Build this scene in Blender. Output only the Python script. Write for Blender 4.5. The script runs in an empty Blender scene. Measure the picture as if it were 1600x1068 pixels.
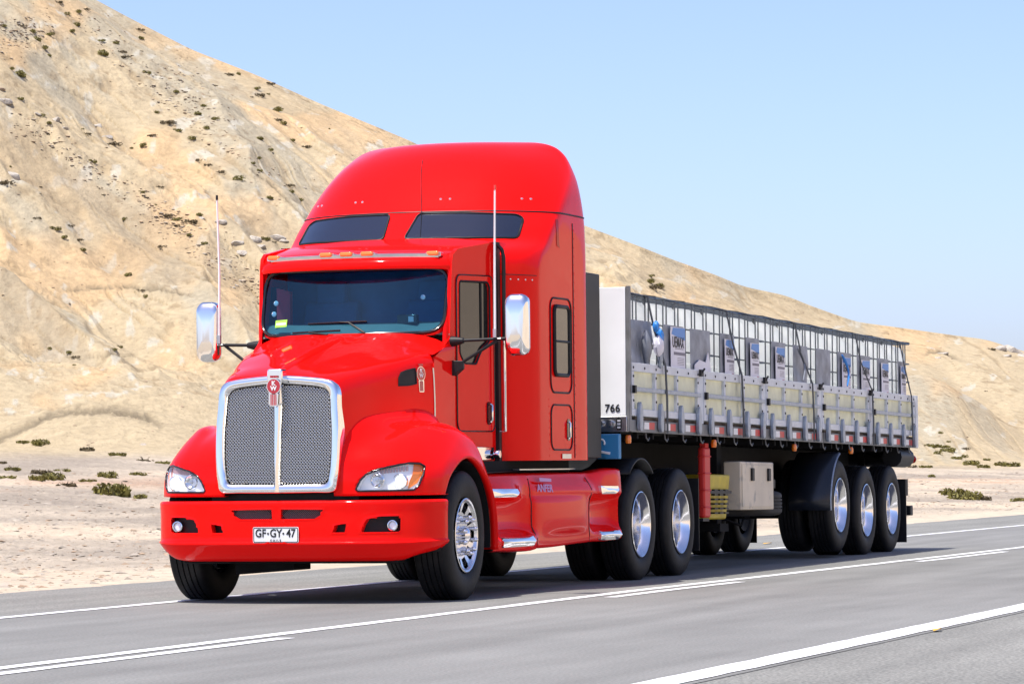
import bpy, bmesh, math, random
import numpy as np
from mathutils import Vector, Matrix
from mathutils.bvhtree import BVHTree

random.seed(7); RNG = np.random.default_rng(7)
PI = math.pi
SC = bpy.context.scene
COL = SC.collection

# ------------------------------------------------------------------ camera
CAMP = np.array([-27.5746, -10.8474, 1.0369])
YAW, PITCH, ROLL, FPX = 0.323835, 0.0343085, -0.0108155, 5739.96
_f = np.array([math.cos(YAW)*math.cos(PITCH), math.sin(YAW)*math.cos(PITCH), math.sin(PITCH)])
_r = np.cross(_f, [0, 0, 1]); _r /= np.linalg.norm(_r); _u = np.cross(_r, _f)
_c, _s = math.cos(ROLL), math.sin(ROLL)
_r, _u = _c*_r + _s*_u, -_s*_r + _c*_u
cam_d = bpy.data.cameras.new("camera"); cam = bpy.data.objects.new("camera", cam_d); COL.objects.link(cam)
cam_d.sensor_width = 36; cam_d.lens = FPX/1600*36; cam_d.clip_end = 6000; cam_d.clip_start = .5
cam.matrix_world = Matrix(((_r[0], _u[0], -_f[0], CAMP[0]), (_r[1], _u[1], -_f[1], CAMP[1]),
                           (_r[2], _u[2], -_f[2], CAMP[2]), (0, 0, 0, 1)))
SC.camera = cam

# ------------------------------------------------------------------ light
SUNV = Vector((-.33, .17, 1)).normalized()
w = bpy.data.worlds.new("World"); SC.world = w; w.use_nodes = True
nt = w.node_tree; bg = nt.nodes["Background"]
sky = nt.nodes.new("ShaderNodeTexSky"); sky.sky_type = 'NISHITA'; sky.sun_disc = False
sky.sun_elevation = math.asin(SUNV.z); sky.sun_rotation = math.atan2(SUNV.x, SUNV.y)
sky.altitude = 300; sky.air_density = .7; sky.dust_density = 1.8; sky.ozone_density = 6.0
tint = nt.nodes.new("ShaderNodeMix"); tint.data_type = 'RGBA'; tint.blend_type = 'MULTIPLY'; tint.inputs[0].default_value = 1
nt.links.new(sky.outputs[0], tint.inputs[6]); tint.inputs[7].default_value = (1.10, .955, .97, 1); nt.links.new(tint.outputs[2], bg.inputs[0]); bg.inputs[1].default_value = .15
sun_d = bpy.data.lights.new("sun", 'SUN'); sun_d.energy = 3.7; sun_d.angle = math.radians(.5)
sun_d.color = (1, .955, .87)
sun = bpy.data.objects.new("sun", sun_d); COL.objects.link(sun)
sun.rotation_euler = SUNV.to_track_quat('Z', 'Y').to_euler(); sun.location = (-10, 5, 40)
SC.view_settings.view_transform = 'Standard'; SC.view_settings.look = 'None'
SC.view_settings.exposure = .77; SC.view_settings.gamma = 1; SC.view_settings.use_curve_mapping = False

# ------------------------------------------------------------------ helpers
def pix_dir(px, py):
    d = _f + _r*(px-800)/FPX - _u*(py-534)/FPX
    return d/np.linalg.norm(d)

def tag(o, label=None, cat=None, group=None, kind=None):
    if label: o['label'] = label
    if cat: o['category'] = cat
    if group: o['group'] = group
    if kind: o['kind'] = kind
    return o

def empty(name, loc=(0, 0, 0), rot=(0, 0, 0), parent=None):
    o = bpy.data.objects.new(name, None); COL.objects.link(o)
    o.location = loc; o.rotation_euler = rot; o.empty_display_size = .3
    if parent: o.parent = parent
    return o

def mat(name, col, rough=.5, metal=0., coat=0., var=0., vscale=5., bump=0., bscale=40., spec=None, dirt=None, dscale=3., dlo=.5, dhi=.7, detail=4.):
    m = bpy.data.materials.new(name); m.use_nodes = True
    n = m.node_tree.nodes; l = m.node_tree.links; b = n["Principled BSDF"]
    b.inputs["Base Color"].default_value = (*col, 1); b.inputs["Roughness"].default_value = rough
    b.inputs["Metallic"].default_value = metal; b.inputs["Coat Weight"].default_value = coat
    b.inputs["Coat Roughness"].default_value = .03
    if spec is not None: b.inputs["Specular IOR Level"].default_value = spec
    tc = n.new("ShaderNodeTexCoord")
    last = None
    if var > 0:
        t = n.new("ShaderNodeTexNoise"); t.inputs["Scale"].default_value = vscale; t.inputs["Detail"].default_value = detail
        l.new(tc.outputs["Object"], t.inputs["Vector"])
        r = n.new("ShaderNodeMapRange"); r.inputs[1].default_value = .3; r.inputs[2].default_value = .7
        r.inputs[3].default_value = 1-var; r.inputs[4].default_value = 1+var
        l.new(t.outputs[0], r.inputs[0])
        mx = n.new("ShaderNodeVectorMath"); mx.operation = 'SCALE'; mx.inputs[0].default_value = col
        l.new(r.outputs[0], mx.inputs["Scale"]); last = mx.outputs[0]
    if dirt:
        t = n.new("ShaderNodeTexNoise"); t.inputs["Scale"].default_value = dscale; t.inputs["Detail"].default_value = 6
        l.new(tc.outputs["Object"], t.inputs["Vector"])
        r = n.new("ShaderNodeMapRange"); r.inputs[1].default_value = dlo; r.inputs[2].default_value = dhi
        l.new(t.outputs[0], r.inputs[0])
        mx = n.new("ShaderNodeMix"); mx.data_type = 'RGBA'
        l.new(r.outputs[0], mx.inputs["Factor"])
        if last: l.new(last, mx.inputs[6])
        else: mx.inputs[6].default_value = (*col, 1)
        mx.inputs[7].default_value = (*dirt, 1); last = mx.outputs[2]
    if last: l.new(last, b.inputs["Base Color"])
    if bump > 0:
        t = n.new("ShaderNodeTexNoise"); t.inputs["Scale"].default_value = bscale; t.inputs["Detail"].default_value = 3
        l.new(tc.outputs["Object"], t.inputs["Vector"])
        bp = n.new("ShaderNodeBump"); bp.inputs["Strength"].default_value = 1; bp.inputs["Distance"].default_value = bump
        l.new(t.outputs[0], bp.inputs["Height"]); l.new(bp.outputs[0], b.inputs["Normal"])
    return m

def glass_mat(name, tint=(.5, .55, .6), rough=.01, ior=1.5, gcol=(1, 1, 1)):
    m = bpy.data.materials.new(name); m.use_nodes = True
    n = m.node_tree.nodes; l = m.node_tree.links
    n.remove(n["Principled BSDF"])
    out = n["Material Output"]; mx = n.new("ShaderNodeMixShader"); lw = n.new("ShaderNodeLayerWeight"); lw.inputs[0].default_value = .5
    pw = n.new("ShaderNodeMath"); pw.operation = 'POWER'; pw.inputs[1].default_value = 5; l.new(lw.outputs["Facing"], pw.inputs[0])
    fr = n.new("ShaderNodeMapRange"); fr.inputs[3].default_value = ((ior-1)/(ior+1))**2; l.new(pw.outputs[0], fr.inputs[0])
    tr = n.new("ShaderNodeBsdfTransparent"); gl = n.new("ShaderNodeBsdfGlossy")
    tr.inputs[0].default_value = (*tint, 1); gl.inputs["Roughness"].default_value = rough; gl.inputs[0].default_value = (*gcol, 1)
    l.new(fr.outputs[0], mx.inputs[0]); l.new(tr.outputs[0], mx.inputs[1]); l.new(gl.outputs[0], mx.inputs[2])
    l.new(mx.outputs[0], out.inputs[0])
    return m

class MB:
    def __init__(s): s.v = []; s.f = []
    def add(s, vs, fs):
        o = len(s.v); s.v += [tuple(map(float, p)) for p in vs]; s.f += [tuple(i+o for i in f) for f in fs]; return s
    def hexa(s, p):
        return s.add(p, [(0, 3, 2, 1), (4, 5, 6, 7), (0, 1, 5, 4), (1, 2, 6, 5), (2, 3, 7, 6), (3, 0, 4, 7)])
    def box(s, x0, x1, y0, y1, z0, z1):
        return s.hexa([(x0, y0, z0), (x1, y0, z0), (x1, y1, z0), (x0, y1, z0), (x0, y0, z1), (x1, y0, z1), (x1, y1, z1), (x0, y1, z1)])
    def tube(s, pts, r, n=8, caps=True, closed=False):
        P = [Vector(p) for p in pts]; N = len(P); rings = []
        rr = r if isinstance(r, (list, tuple)) else [r]*N
        prev = None
        for i, p in enumerate(P):
            if closed: t = P[(i+1) % N]-P[i-1]
            else: t = P[min(i+1, N-1)]-P[max(i-1, 0)]
            t.normalize()
            if prev is None:
                a = Vector((0, 0, 1)) if abs(t.z) < .9 else Vector((1, 0, 0))
                u = t.cross(a).normalized()
            else:
                u = (prev-t*prev.dot(t)).normalized()
            prev = u; v = t.cross(u)
            rings.append([p+(u*math.cos(2*PI*k/n)+v*math.sin(2*PI*k/n))*rr[i] for k in range(n)])
        vs = [q for g in rings for q in g]; fs = []
        for i in range(N if closed else N-1):
            a = i*n; b = ((i+1) % N)*n
            for k in range(n): fs.append((a+k, a+(k+1) % n, b+(k+1) % n, b+k))
        if caps and not closed:
            fs.append(tuple(range(n))[::-1]); fs.append(tuple(range((N-1)*n, N*n)))
        return s.add(vs, fs)
    def lathe(s, prof, o, ax='y', n=48, capped=False):
        # prof: list of (radius, axial)
        vs = []; fs = []; m = len(prof)
        for k in range(n):
            a = 2*PI*k/n; c, sn = math.cos(a), math.sin(a)
            for (r, t) in prof:
                if ax == 'y': vs.append((o[0]+r*c, o[1]+t, o[2]+r*sn))
                elif ax == 'x': vs.append((o[0]+t, o[1]+r*c, o[2]+r*sn))
                else: vs.append((o[0]+r*c, o[1]+r*sn, o[2]+t))
        for k in range(n):
            a = k*m; b = ((k+1) % n)*m
            for j in range(m-1): fs.append((a+j, a+j+1, b+j+1, b+j))
        if capped:
            fs.append(tuple(k*m for k in range(n))); fs.append(tuple(k*m+m-1 for k in range(n)))
        return s.add(vs, fs)
    def grid(s, P, skip=None):
        P = np.asarray(P); m, n = P.shape[:2]; fs = []
        for i in range(m-1):
            for j in range(n-1):
                if skip is not None and skip[i, j]: continue
                fs.append((i*n+j, i*n+j+1, (i+1)*n+j+1, (i+1)*n+j))
        return s.add(P.reshape(-1, 3), fs)
    def prism(s, pts, vec):
        n = len(pts); v = Vector(vec); A = [Vector(p) for p in pts]
        return s.add(A+[p+v for p in A], [tuple(range(n))[::-1], tuple(range(n, 2*n))]+[(i, (i+1) % n, n+(i+1) % n, n+i) for i in range(n)])
    def ring(s, A, B, vec=None):
        n = len(A)
        if vec is None: return s.add(list(A)+list(B), [(i, (i+1) % n, n+(i+1) % n, n+i) for i in range(n)])
        v = Vector(vec); A = [Vector(p) for p in A]; B = [Vector(p) for p in B]; fs = []
        for i in range(n):
            j = (i+1) % n
            fs += [(i, j, n+j, n+i), (2*n+i, 3*n+i, 3*n+j, 2*n+j), (i, 2*n+i, 2*n+j, j), (n+i, n+j, 3*n+j, 3*n+i)]
        return s.add(A+B+[p+v for p in A]+[p+v for p in B], fs)
    def build(s, name, m, parent=None, smooth=35, bevel=0, off=(0, 0, 0), recalc=True):
        me = bpy.data.meshes.new(name)
        vs = s.v if off == (0, 0, 0) else [(a-off[0], b-off[1], c-off[2]) for a, b, c in s.v]
        me.from_pydata(vs, [], s.f); me.validate()
        if recalc:
            bm = bmesh.new(); bm.from_mesh(me); bmesh.ops.remove_doubles(bm, verts=bm.verts, dist=1e-5)
            bmesh.ops.recalc_face_normals(bm, faces=bm.faces); bm.to_mesh(me); bm.free()
        if smooth:
            me.shade_smooth(); me.set_sharp_from_angle(angle=math.radians(smooth))
        me.materials.append(m)
        o = bpy.data.objects.new(name, me); COL.objects.link(o)
        if parent: o.parent = parent
        if bevel:
            b = o.modifiers.new("bevel", 'BEVEL'); b.width = bevel; b.segments = 2; b.limit_method = 'ANGLE'; b.angle_limit = math.radians(40)
        return o

def bvh(mb):
    return BVHTree.FromPolygons([Vector(v) for v in mb.v], mb.f)

def crm(a, n):
    """catmull-rom resample along axis 0: m control rows -> (m-1)*n+1 rows"""
    a = np.asarray(a, float); m = len(a)
    e = np.concatenate([[2*a[0]-a[1]], a, [2*a[-1]-a[-2]]])
    out = []
    for i in range(m-1):
        p0, p1, p2, p3 = e[i], e[i+1], e[i+2], e[i+3]
        for k in range(n):
            t = k/n
            out.append(.5*((2*p1)+(-p0+p2)*t+(2*p0-5*p1+4*p2-p3)*t*t+(-p0+3*p1-3*p2+p3)*t**3))
    out.append(a[-1]); return np.array(out)

def crgrid(P, nu, nv):
    P = crm(P, nu); return crm(P.swapaxes(0, 1), nv).swapaxes(0, 1)

def rrect(x0, x1, y0, y1, r, n=5):
    out = []
    for (cx, cy, a0) in ((x1-r, y1-r, 0), (x0+r, y1-r, 90), (x0+r, y0+r, 180), (x1-r, y0+r, 270)):
        for k in range(n+1):
            a = math.radians(a0+90*k/n); out.append((cx+r*math.cos(a), cy+r*math.sin(a)))
    return out

def rpoly(pts, r, n=4):
    """round corners of 2D polygon"""
    out = []; N = len(pts)
    for i in range(N):
        p = Vector(pts[i]); a = Vector(pts[i-1])-p; b = Vector(pts[(i+1) % N])-p
        k = min(r, a.length*.45, b.length*.45); a = p+a.normalized()*k; b = p+b.normalized()*k
        for t in range(n+1):
            t /= n; out.append(tuple(a*(1-t)**2+p*2*t*(1-t)+b*t*t))
    return out

def dense(pts, step=.03):
    out = []; N = len(pts)
    for i in range(N):
        a = np.array(pts[i]); b = np.array(pts[(i+1) % N]); L = np.linalg.norm(b-a); k = max(1, int(L/step))
        for t in range(k): out.append(tuple(a+(b-a)*t/k))
    return out

def inpoly(y, z, poly):
    ins = np.zeros(np.shape(y), bool); n = len(poly)
    for i in range(n):
        y0, z0 = poly[i]; y1, z1 = poly[(i+1) % n]
        c = ((z0 > z) != (z1 > z)) & (y < (y1-y0)*(z-z0)/((z1-z0) if z1 != z0 else 1e-9)+y0)
        ins ^= c
    return ins

class Conf:
    """drapes outlines on a surface, along +x ('x') or sideways ('y')"""
    def __init__(s, mb, ax='x', sgn=1): s.t = bvh(mb); s.ax = ax; s.sgn = sgn
    def p(s, a, b, d=0.):
        if s.ax == 'x': o = Vector((-6, a, b)); v = Vector((1, 0, 0))
        else: o = Vector((a, 4*s.sgn, b)); v = Vector((0, -s.sgn, 0))
        h = s.t.ray_cast(o, v)
        if h[0] is None:
            h = s.t.find_nearest(o+v*(5 if s.ax == 'x' else 2.9))
            return Vector(h[0])-v*d
        return h[0]-v*d
    def loop(s, pts, d=0., step=.03):
        return [s.p(a, b, d) for a, b in dense(pts, step)]
    def patch(s, pts, d=.003, step=.03, K=5, mb=None):
        mb = mb or MB(); q = dense(pts, step); n = len(q); c = np.mean(q, 0)
        rows = []
        for k in range(K+1):
            t = k/K
            rows.append([s.p(c[0]+(a-c[0])*t if k else c[0], c[1]+(b-c[1])*t if k else c[1], d) for a, b in q])
        vs = [rows[0][0]]+[p for r in rows[1:] for p in r]; fs = [(0, 1+i, 1+(i+1) % n) for i in range(n)]
        for k in range(K-1):
            a = 1+k*n; b = a+n
            fs += [(a+i, b+i, b+(i+1) % n, a+(i+1) % n) for i in range(n)]
        return mb.add(vs, fs)

def text(name, body, size, m, parent, M, extrude=.002, bold=0., align='CENTER', sx=1.):
    c = bpy.data.curves.new(name, 'FONT'); c.body = body; c.size = size; c.extrude = extrude; c.offset = bold
    c.align_x = align; c.align_y = 'CENTER'; c.resolution_u = 4
    t = bpy.data.objects.new(name, c); COL.objects.link(t); bpy.context.view_layer.update()
    me = bpy.data.meshes.new_from_object(t.evaluated_get(bpy.context.evaluated_depsgraph_get()))
    COL.objects.unlink(t); bpy.data.objects.remove(t)
    me.transform(M @ Matrix.Diagonal((sx, 1, 1, 1))); me.materials.clear(); me.materials.append(m)
    o = bpy.data.objects.new(name, me); COL.objects.link(o)
    if parent: o.parent = parent
    return o

def frame(o, xdir, ydir):
    x = Vector(xdir).normalized(); y = Vector(ydir); y = (y-x*y.dot(x)).normalized(); z = x.cross(y)
    return Matrix(((x.x, y.x, z.x, o[0]), (x.y, y.y, z.y, o[1]), (x.z, y.z, z.z, o[2]), (0, 0, 0, 1)))
FRONT = lambda o: frame(o, (0, -1, 0), (0, 0, 1))      # readable from the front (viewer at -x)
SIDE = lambda o: frame(o, (1, 0, 0), (0, 0, 1))        # readable from the near side (viewer at -y)

def copy_tree(o, parent=None):
    c = o.copy(); COL.objects.link(c)
    if parent: c.parent = parent
    for ch in list(o.children): copy_tree(ch, c)
    return c

# numpy gradient noise -------------------------------------------------
_perm = RNG.permutation(512); _ang = RNG.random(512)*2*PI
def pn(x, y):
    xi = np.floor(x).astype(int); yi = np.floor(y).astype(int); xf = x-xi; yf = y-yi
    def g(i, j, dx, dy):
        a = _ang[_perm[(_perm[i & 511]+j) & 511]]; return np.cos(a)*dx+np.sin(a)*dy
    u = xf*xf*xf*(xf*(xf*6-15)+10); v = yf*yf*yf*(yf*(yf*6-15)+10)
    a = g(xi, yi, xf, yf); b = g(xi+1, yi, xf-1, yf); c = g(xi, yi+1, xf, yf-1); d = g(xi+1, yi+1, xf-1, yf-1)
    return 1.4*((a*(1-u)+b*u)*(1-v)+(c*(1-u)+d*u)*v)
def fbm(x, y, o=4, g=.5):
    s = 0; a = 1.
    for k in range(o): s = s+a*pn(x*2**k+17*k, y*2**k-9*k); a *= g
    return s
def sst(e0, e1, x):
    t = np.clip((x-e0)/(e1-e0), 0, 1); return t*t*(3-2*t)

# ------------------------------------------------------------------ materials
M = {}
def red_paint(name, col=(.88, .006, .005)):
    m = mat(name, col, .32, 0, .65, bump=0)
    b = m.node_tree.nodes["Principled BSDF"]; b.inputs["Coat Roughness"].default_value = .04; b.inputs["Coat IOR"].default_value = 1.27; b.inputs["Specular IOR Level"].default_value = 0
    n = m.node_tree.nodes; l = m.node_tree.links
    tc = n.new("ShaderNodeTexCoord"); t = n.new("ShaderNodeTexNoise"); t.inputs["Scale"].default_value = 2.2
    t.inputs["Detail"].default_value = 6; l.new(tc.outputs["Object"], t.inputs[0])
    r = n.new("ShaderNodeMapRange"); r.inputs[1].default_value = .4; r.inputs[2].default_value = .75; r.inputs[3].default_value = .02; r.inputs[4].default_value = .12
    l.new(t.outputs[0], r.inputs[0]); l.new(r.outputs[0], b.inputs["Coat Roughness"])
    t2 = n.new("ShaderNodeTexNoise"); t2.inputs["Scale"].default_value = 3.5; l.new(tc.outputs["Object"], t2.inputs[0])
    bp = n.new("ShaderNodeBump"); bp.inputs["Distance"].default_value = .002; bp.inputs["Strength"].default_value = .5
    l.new(t2.outputs[0], bp.inputs["Height"]); l.new(bp.outputs[0], b.inputs["Normal"]); l.new(bp.outputs[0], b.inputs["Coat Normal"])
    return m
M['red'] = red_paint("red_paint")
M['chrome'] = mat("chrome", (.86, .87, .88), .07, 1)
M['steel'] = mat("brushed_steel", (.62, .62, .62), .3, 1, var=.08, vscale=14)
M['nut'] = mat("satin_chrome", (.85, .85, .88), .16, 1); M['cagegrey'] = mat("dark_mesh", (.16, .16, .165), .5, .2); M['casered'] = mat("case_red", (.62, .018, .012), .5); M['disc'] = mat("polished_disc", (.8, .81, .84), .24, 1); M['alu'] = mat("aluminium_rim", (.9, .9, .92), .14, 1, var=.05, vscale=9)
M['blk'] = mat("black_plastic", (.012, .012, .013), .5, spec=.3, var=.2, vscale=12)
M['gloss'] = mat("gloss_black", (.012, .012, .014), .15)
M['chassis'] = mat("chassis_black", (.008, .008, .009), .8, var=.3, vscale=5, dirt=(.03, .026, .022), dlo=.6, dhi=.95, spec=.2)
M['tyre'] = mat("tyre_rubber", (.009, .009, .010), .6, spec=.25, var=.2, vscale=8, dirt=(.032, .029, .026), dscale=4, dlo=.5, dhi=.95, bump=.002, bscale=60)
M['orange'] = mat("amber_lens", (.95, .22, .01), .15, 0, 1)
M['redlens'] = mat("red_lens", (.7, .02, .01), .2, 0, 1)
M['glass'] = glass_mat("windshield_glass", (.36, .64, .78), ior=1.7, gcol=(.5, .85, 1))
M['lens'] = glass_mat("headlight_lens", (.96, .97, .98))
M['dglass'] = mat("dark_glass", (.01, .014, .03), .03, 0, .5)
M['tglass'] = mat("tinted_side_glass", (.022, .022, .02), .03, 0, 0, spec=.5)
M['white'] = mat("white_paint", (.82, .82, .8), .4, var=.04, vscale=3)
M['silver'] = mat("silver_reflector", (.92, .94, .97), .25, .0, 1)
M['bulb'] = mat("lamp_glass", (.97, .97, .97), .08, 0, 1)
_b = M["bulb"].node_tree.nodes["Principled BSDF"]; _b.inputs["Emission Color"].default_value = (.95, .97, 1, 1); _b.inputs["Emission Strength"].default_value = .35
M['ink'] = mat("black_ink", (.01, .01, .01), .5)
M['interior'] = mat("cab_interior_reflected_blue", (.025, .17, .42), .8, var=.2)  # blue reflection of the windshield put into the colour of cab walls and seats
M['dash'] = mat("dashboard", (.15, .19, .17), .7, var=.1)
M['mesh'] = mat("grille_mesh", (.53, .51, .47), .3, .85)
M['emb'] = mat("emblem_enamel", (.45, .005, .02), .2, 0, 1)
M['greenst'] = mat("green_sticker", (.35, .75, .08), .5)
M['redcloth'] = mat("red_cloth", (.6, .05, .07), .8)

# ------------------------------------------------------------------ road
_rx = np.array([-400, -60, 2, 8, 14, 20, 35, 60, 120, 300, 700.]); _ry = np.array([0, 0, 0, -.17, -.33, -.46, -.56, -.6, -.6, -.6, -.6])
def roff(x): return np.interp(x, _rx, _ry)
XS = np.unique(np.concatenate([np.linspace(-60, 80, 141), np.linspace(80, 700, 63), [-400, -200, -100]]))
def strip(name, y0, y1, z, m, x0=-400, x1=700, thick=0, parent=None, wob=0.):
    xs = np.unique(np.concatenate([XS[(XS > x0) & (XS < x1)], [x0, x1]]))
    if wob: xs = np.unique(np.concatenate([xs, np.arange(max(x0, -14), min(x1, 40), .25)]))
    a = y0+roff(xs)+(wob*pn(xs*1.7, xs*0+3.3)+wob*.6*pn(xs*6.1, xs*0+8.3) if wob else 0)
    b = y1+roff(xs)+(wob*pn(xs*1.7, xs*0+9.3)+wob*.6*pn(xs*6.1, xs*0+1.3) if wob else 0)
    P = np.stack([np.stack([xs, a, xs*0+z], -1), np.stack([xs, b, xs*0+z], -1)], 1)
    mb = MB().grid(P)
    if thick:
        for yy in (a, b):
            mb.grid(np.stack([np.stack([xs, yy, xs*0+z], -1), np.stack([xs, yy, xs*0+z-thick], -1)], 1))
    return mb.build(name, m, parent, smooth=0)

def asphalt_mat(name, c0, c1, streak=True, grain=.12):
    m = bpy.data.materials.new(name); m.use_nodes = True
    n = m.node_tree.nodes; l = m.node_tree.links; b = n["Principled BSDF"]; b.inputs["Roughness"].default_value = .85
    tc = n.new("ShaderNodeTexCoord"); mp = n.new("ShaderNodeMapping"); l.new(tc.outputs["Object"], mp.inputs[0])
    mp.inputs["Scale"].default_value = (.12, 1.6, 1)
    t = n.new("ShaderNodeTexNoise"); t.inputs["Scale"].default_value = 1.3; t.inputs["Detail"].default_value = 5; l.new(mp.outputs[0], t.inputs[0])
    mx = n.new("ShaderNodeMix"); mx.data_type = 'RGBA'; mx.inputs[6].default_value = (*c0, 1); mx.inputs[7].default_value = (*c1, 1)
    r = n.new("ShaderNodeMapRange"); r.inputs[1].default_value = .35; r.inputs[2].default_value = .65; l.new(t.outputs[0], r.inputs[0]); l.new(r.outputs[0], mx.inputs[0])
    g = n.new("ShaderNodeTexNoise"); g.inputs["Scale"].default_value = 55; g.inputs["Detail"].default_value = 3; l.new(tc.outputs["Object"], g.inputs[0])
    gr = n.new("ShaderNodeMapRange"); gr.inputs[1].default_value = .3; gr.inputs[2].default_value = .7; gr.inputs[3].default_value = 1-grain*2; gr.inputs[4].default_value = 1+grain*2
    l.new(g.outputs[0], gr.inputs[0])
    g2 = n.new("ShaderNodeTexNoise"); g2.inputs["Scale"].default_value = .9; g2.inputs["Detail"].default_value = 6; l.new(tc.outputs["Object"], g2.inputs[0])
    gr2 = n.new("ShaderNodeMapRange"); gr2.inputs[1].default_value = .3; gr2.inputs[2].default_value = .7; gr2.inputs[3].default_value = .93; gr2.inputs[4].default_value = 1.07
    l.new(g2.outputs[0], gr2.inputs[0])
    ml = n.new("ShaderNodeMath"); ml.operation = 'MULTIPLY'; l.new(gr.outputs[0], ml.inputs[0]); l.new(gr2.outputs[0], ml.inputs[1])
    v = n.new("ShaderNodeVectorMath"); v.operation = 'SCALE'; l.new(mx.outputs[2], v.inputs[0]); l.new(ml.outputs[0], v.inputs["Scale"])
    l.new(v.outputs[0], b.inputs["Base Color"])
    bp = n.new("ShaderNodeBump"); bp.inputs["Distance"].default_value = .004; l.new(g.outputs[0], bp.inputs["Height"]); l.new(bp.outputs[0], b.inputs["Normal"])
    return m
M['lane'] = asphalt_mat("worn_asphalt", (.158, .156, .144), (.206, .204, .19))
M['shoulder'] = asphalt_mat("coarse_shoulder_asphalt", (.17, .168, .15), (.215, .212, .19), grain=.25)
M['paintw'] = mat("road_paint", (.78, .78, .78), .6, dirt=(.42, .41, .4), dscale=7, dlo=.58, dhi=.74)
tag(strip("road", -6.05, 1.3, 0, M['lane'], thick=.25), kind='structure')
tag(strip("far_shoulder", 1.3, 3.58, -.004, M['shoulder'], thick=.25, wob=.06), kind='structure')
tag(strip("near_shoulder", -7.9, -6.05, -.004, M['shoulder'], thick=.25), kind='structure')
for a, b, x0, x1, nm in ((1.03, 1.16, -400, 700, "edge_line"), (-6.0, -5.78, -400, 700, "edge_line"), (-2.06, -1.93, -400, 700, "centre_line"),
                         (-2.30, -2.18, -400, -6.4, "centre_line"), (-2.30, -2.19, .44, 4.2, "centre_line"), (-2.31, -2.2, 10.8, 15, "centre_line"), (-2.3, -2.2, 24, 28, "centre_line")):
    tag(strip(nm, a, b, .004, M['paintw'], x0, x1, wob=.012), kind='structure')

# ------------------------------------------------------------------ desert terrain
SKYX = [-1600, -900, -400, 0, 150, 200, 300, 400, 500, 600, 650, 760, 920, 1000, 1050, 1120, 1160, 1230, 1260, 1310, 1340, 1400, 1500, 1540, 1600, 1750, 1950, 2200, 2500, 3000]
SKYY = [60, -260, -230, -90, 0, 27, 78, 117, 162, 203, 224, 290, 355, 385, 405, 430, 447, 462, 475, 493, 503, 511, 525, 530, 549, 590, 640, 690, 716, 724]
def el_at(px, py):
    d = _f[None]+_r[None]*((px-800)/FPX)[:, None]-_u[None]*((py-534)/FPX)[:, None]
    return np.arctan2(d[:, 1], d[:, 0]), d[:, 2]/np.hypot(d[:, 0], d[:, 1])
cols = np.concatenate([np.linspace(-1600, -80, 60), np.arange(-78, 1680, 2.1), np.linspace(1690, 3000, 60)])
ysky = np.interp(cols, SKYX, SKYY)
k = np.ones(15)/15; ysky[70:-70] = np.convolve(ysky, k, 'same')[70:-70]
AZ, ESKY = el_at(cols, ysky)
HOR = 739-.0108*cols
EFOOT = el_at(cols, np.interp(cols, [-1600, 0, 400, 1400, 1600, 3000], [705, 700, 705, 725, 728, 735]))[1]
FOOT = np.interp(cols, [-1600, 0, 500, 1000, 1600, 3000], [100, 104, 118, 150, 165, 260])
RIDGE = np.interp(cols, [-1600, 0, 500, 1000, 1600, 3000], [205, 210, 205, 205, 225, 330])
R0 = np.clip((13.4)/np.maximum(np.sin(AZ), .02), 10, 120)
NR1, NR2, NR3 = 230, 430, 20
t1 = np.linspace(0, 1, NR1)[:, None]; t2 = np.linspace(0, 1, NR2+1)[1:, None]; t3 = np.linspace(0, 1, NR3+1)[1:, None]
Rr = np.concatenate([R0*(FOOT/R0)**t1, FOOT+(RIDGE-FOOT)*t2*1.0, RIDGE+t3**1.5*700])
X = CAMP[0]+Rr*np.cos(AZ); Y = CAMP[1]+Rr*np.sin(AZ)
PX = np.broadcast_to(cols, Rr.shape)
ZF = 1.04+FOOT*EFOOT; ZT = 1.04+RIDGE*ESKY
F2 = FOOT+np.interp(cols, [-1600, 400, 800, 3000], [24, 22, 0, 0])
s = np.clip((Rr-F2)/(RIDGE-F2), 0, 1)
u0 = np.clip((Rr-R0)/(FOOT-R0), 0, 1)
base_plain = -.06+(ZF+.06)*u0**1.6
shape = .62*s+.38*sst(0, 1, s)
ELPX = (HOR-ysky)*s
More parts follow.
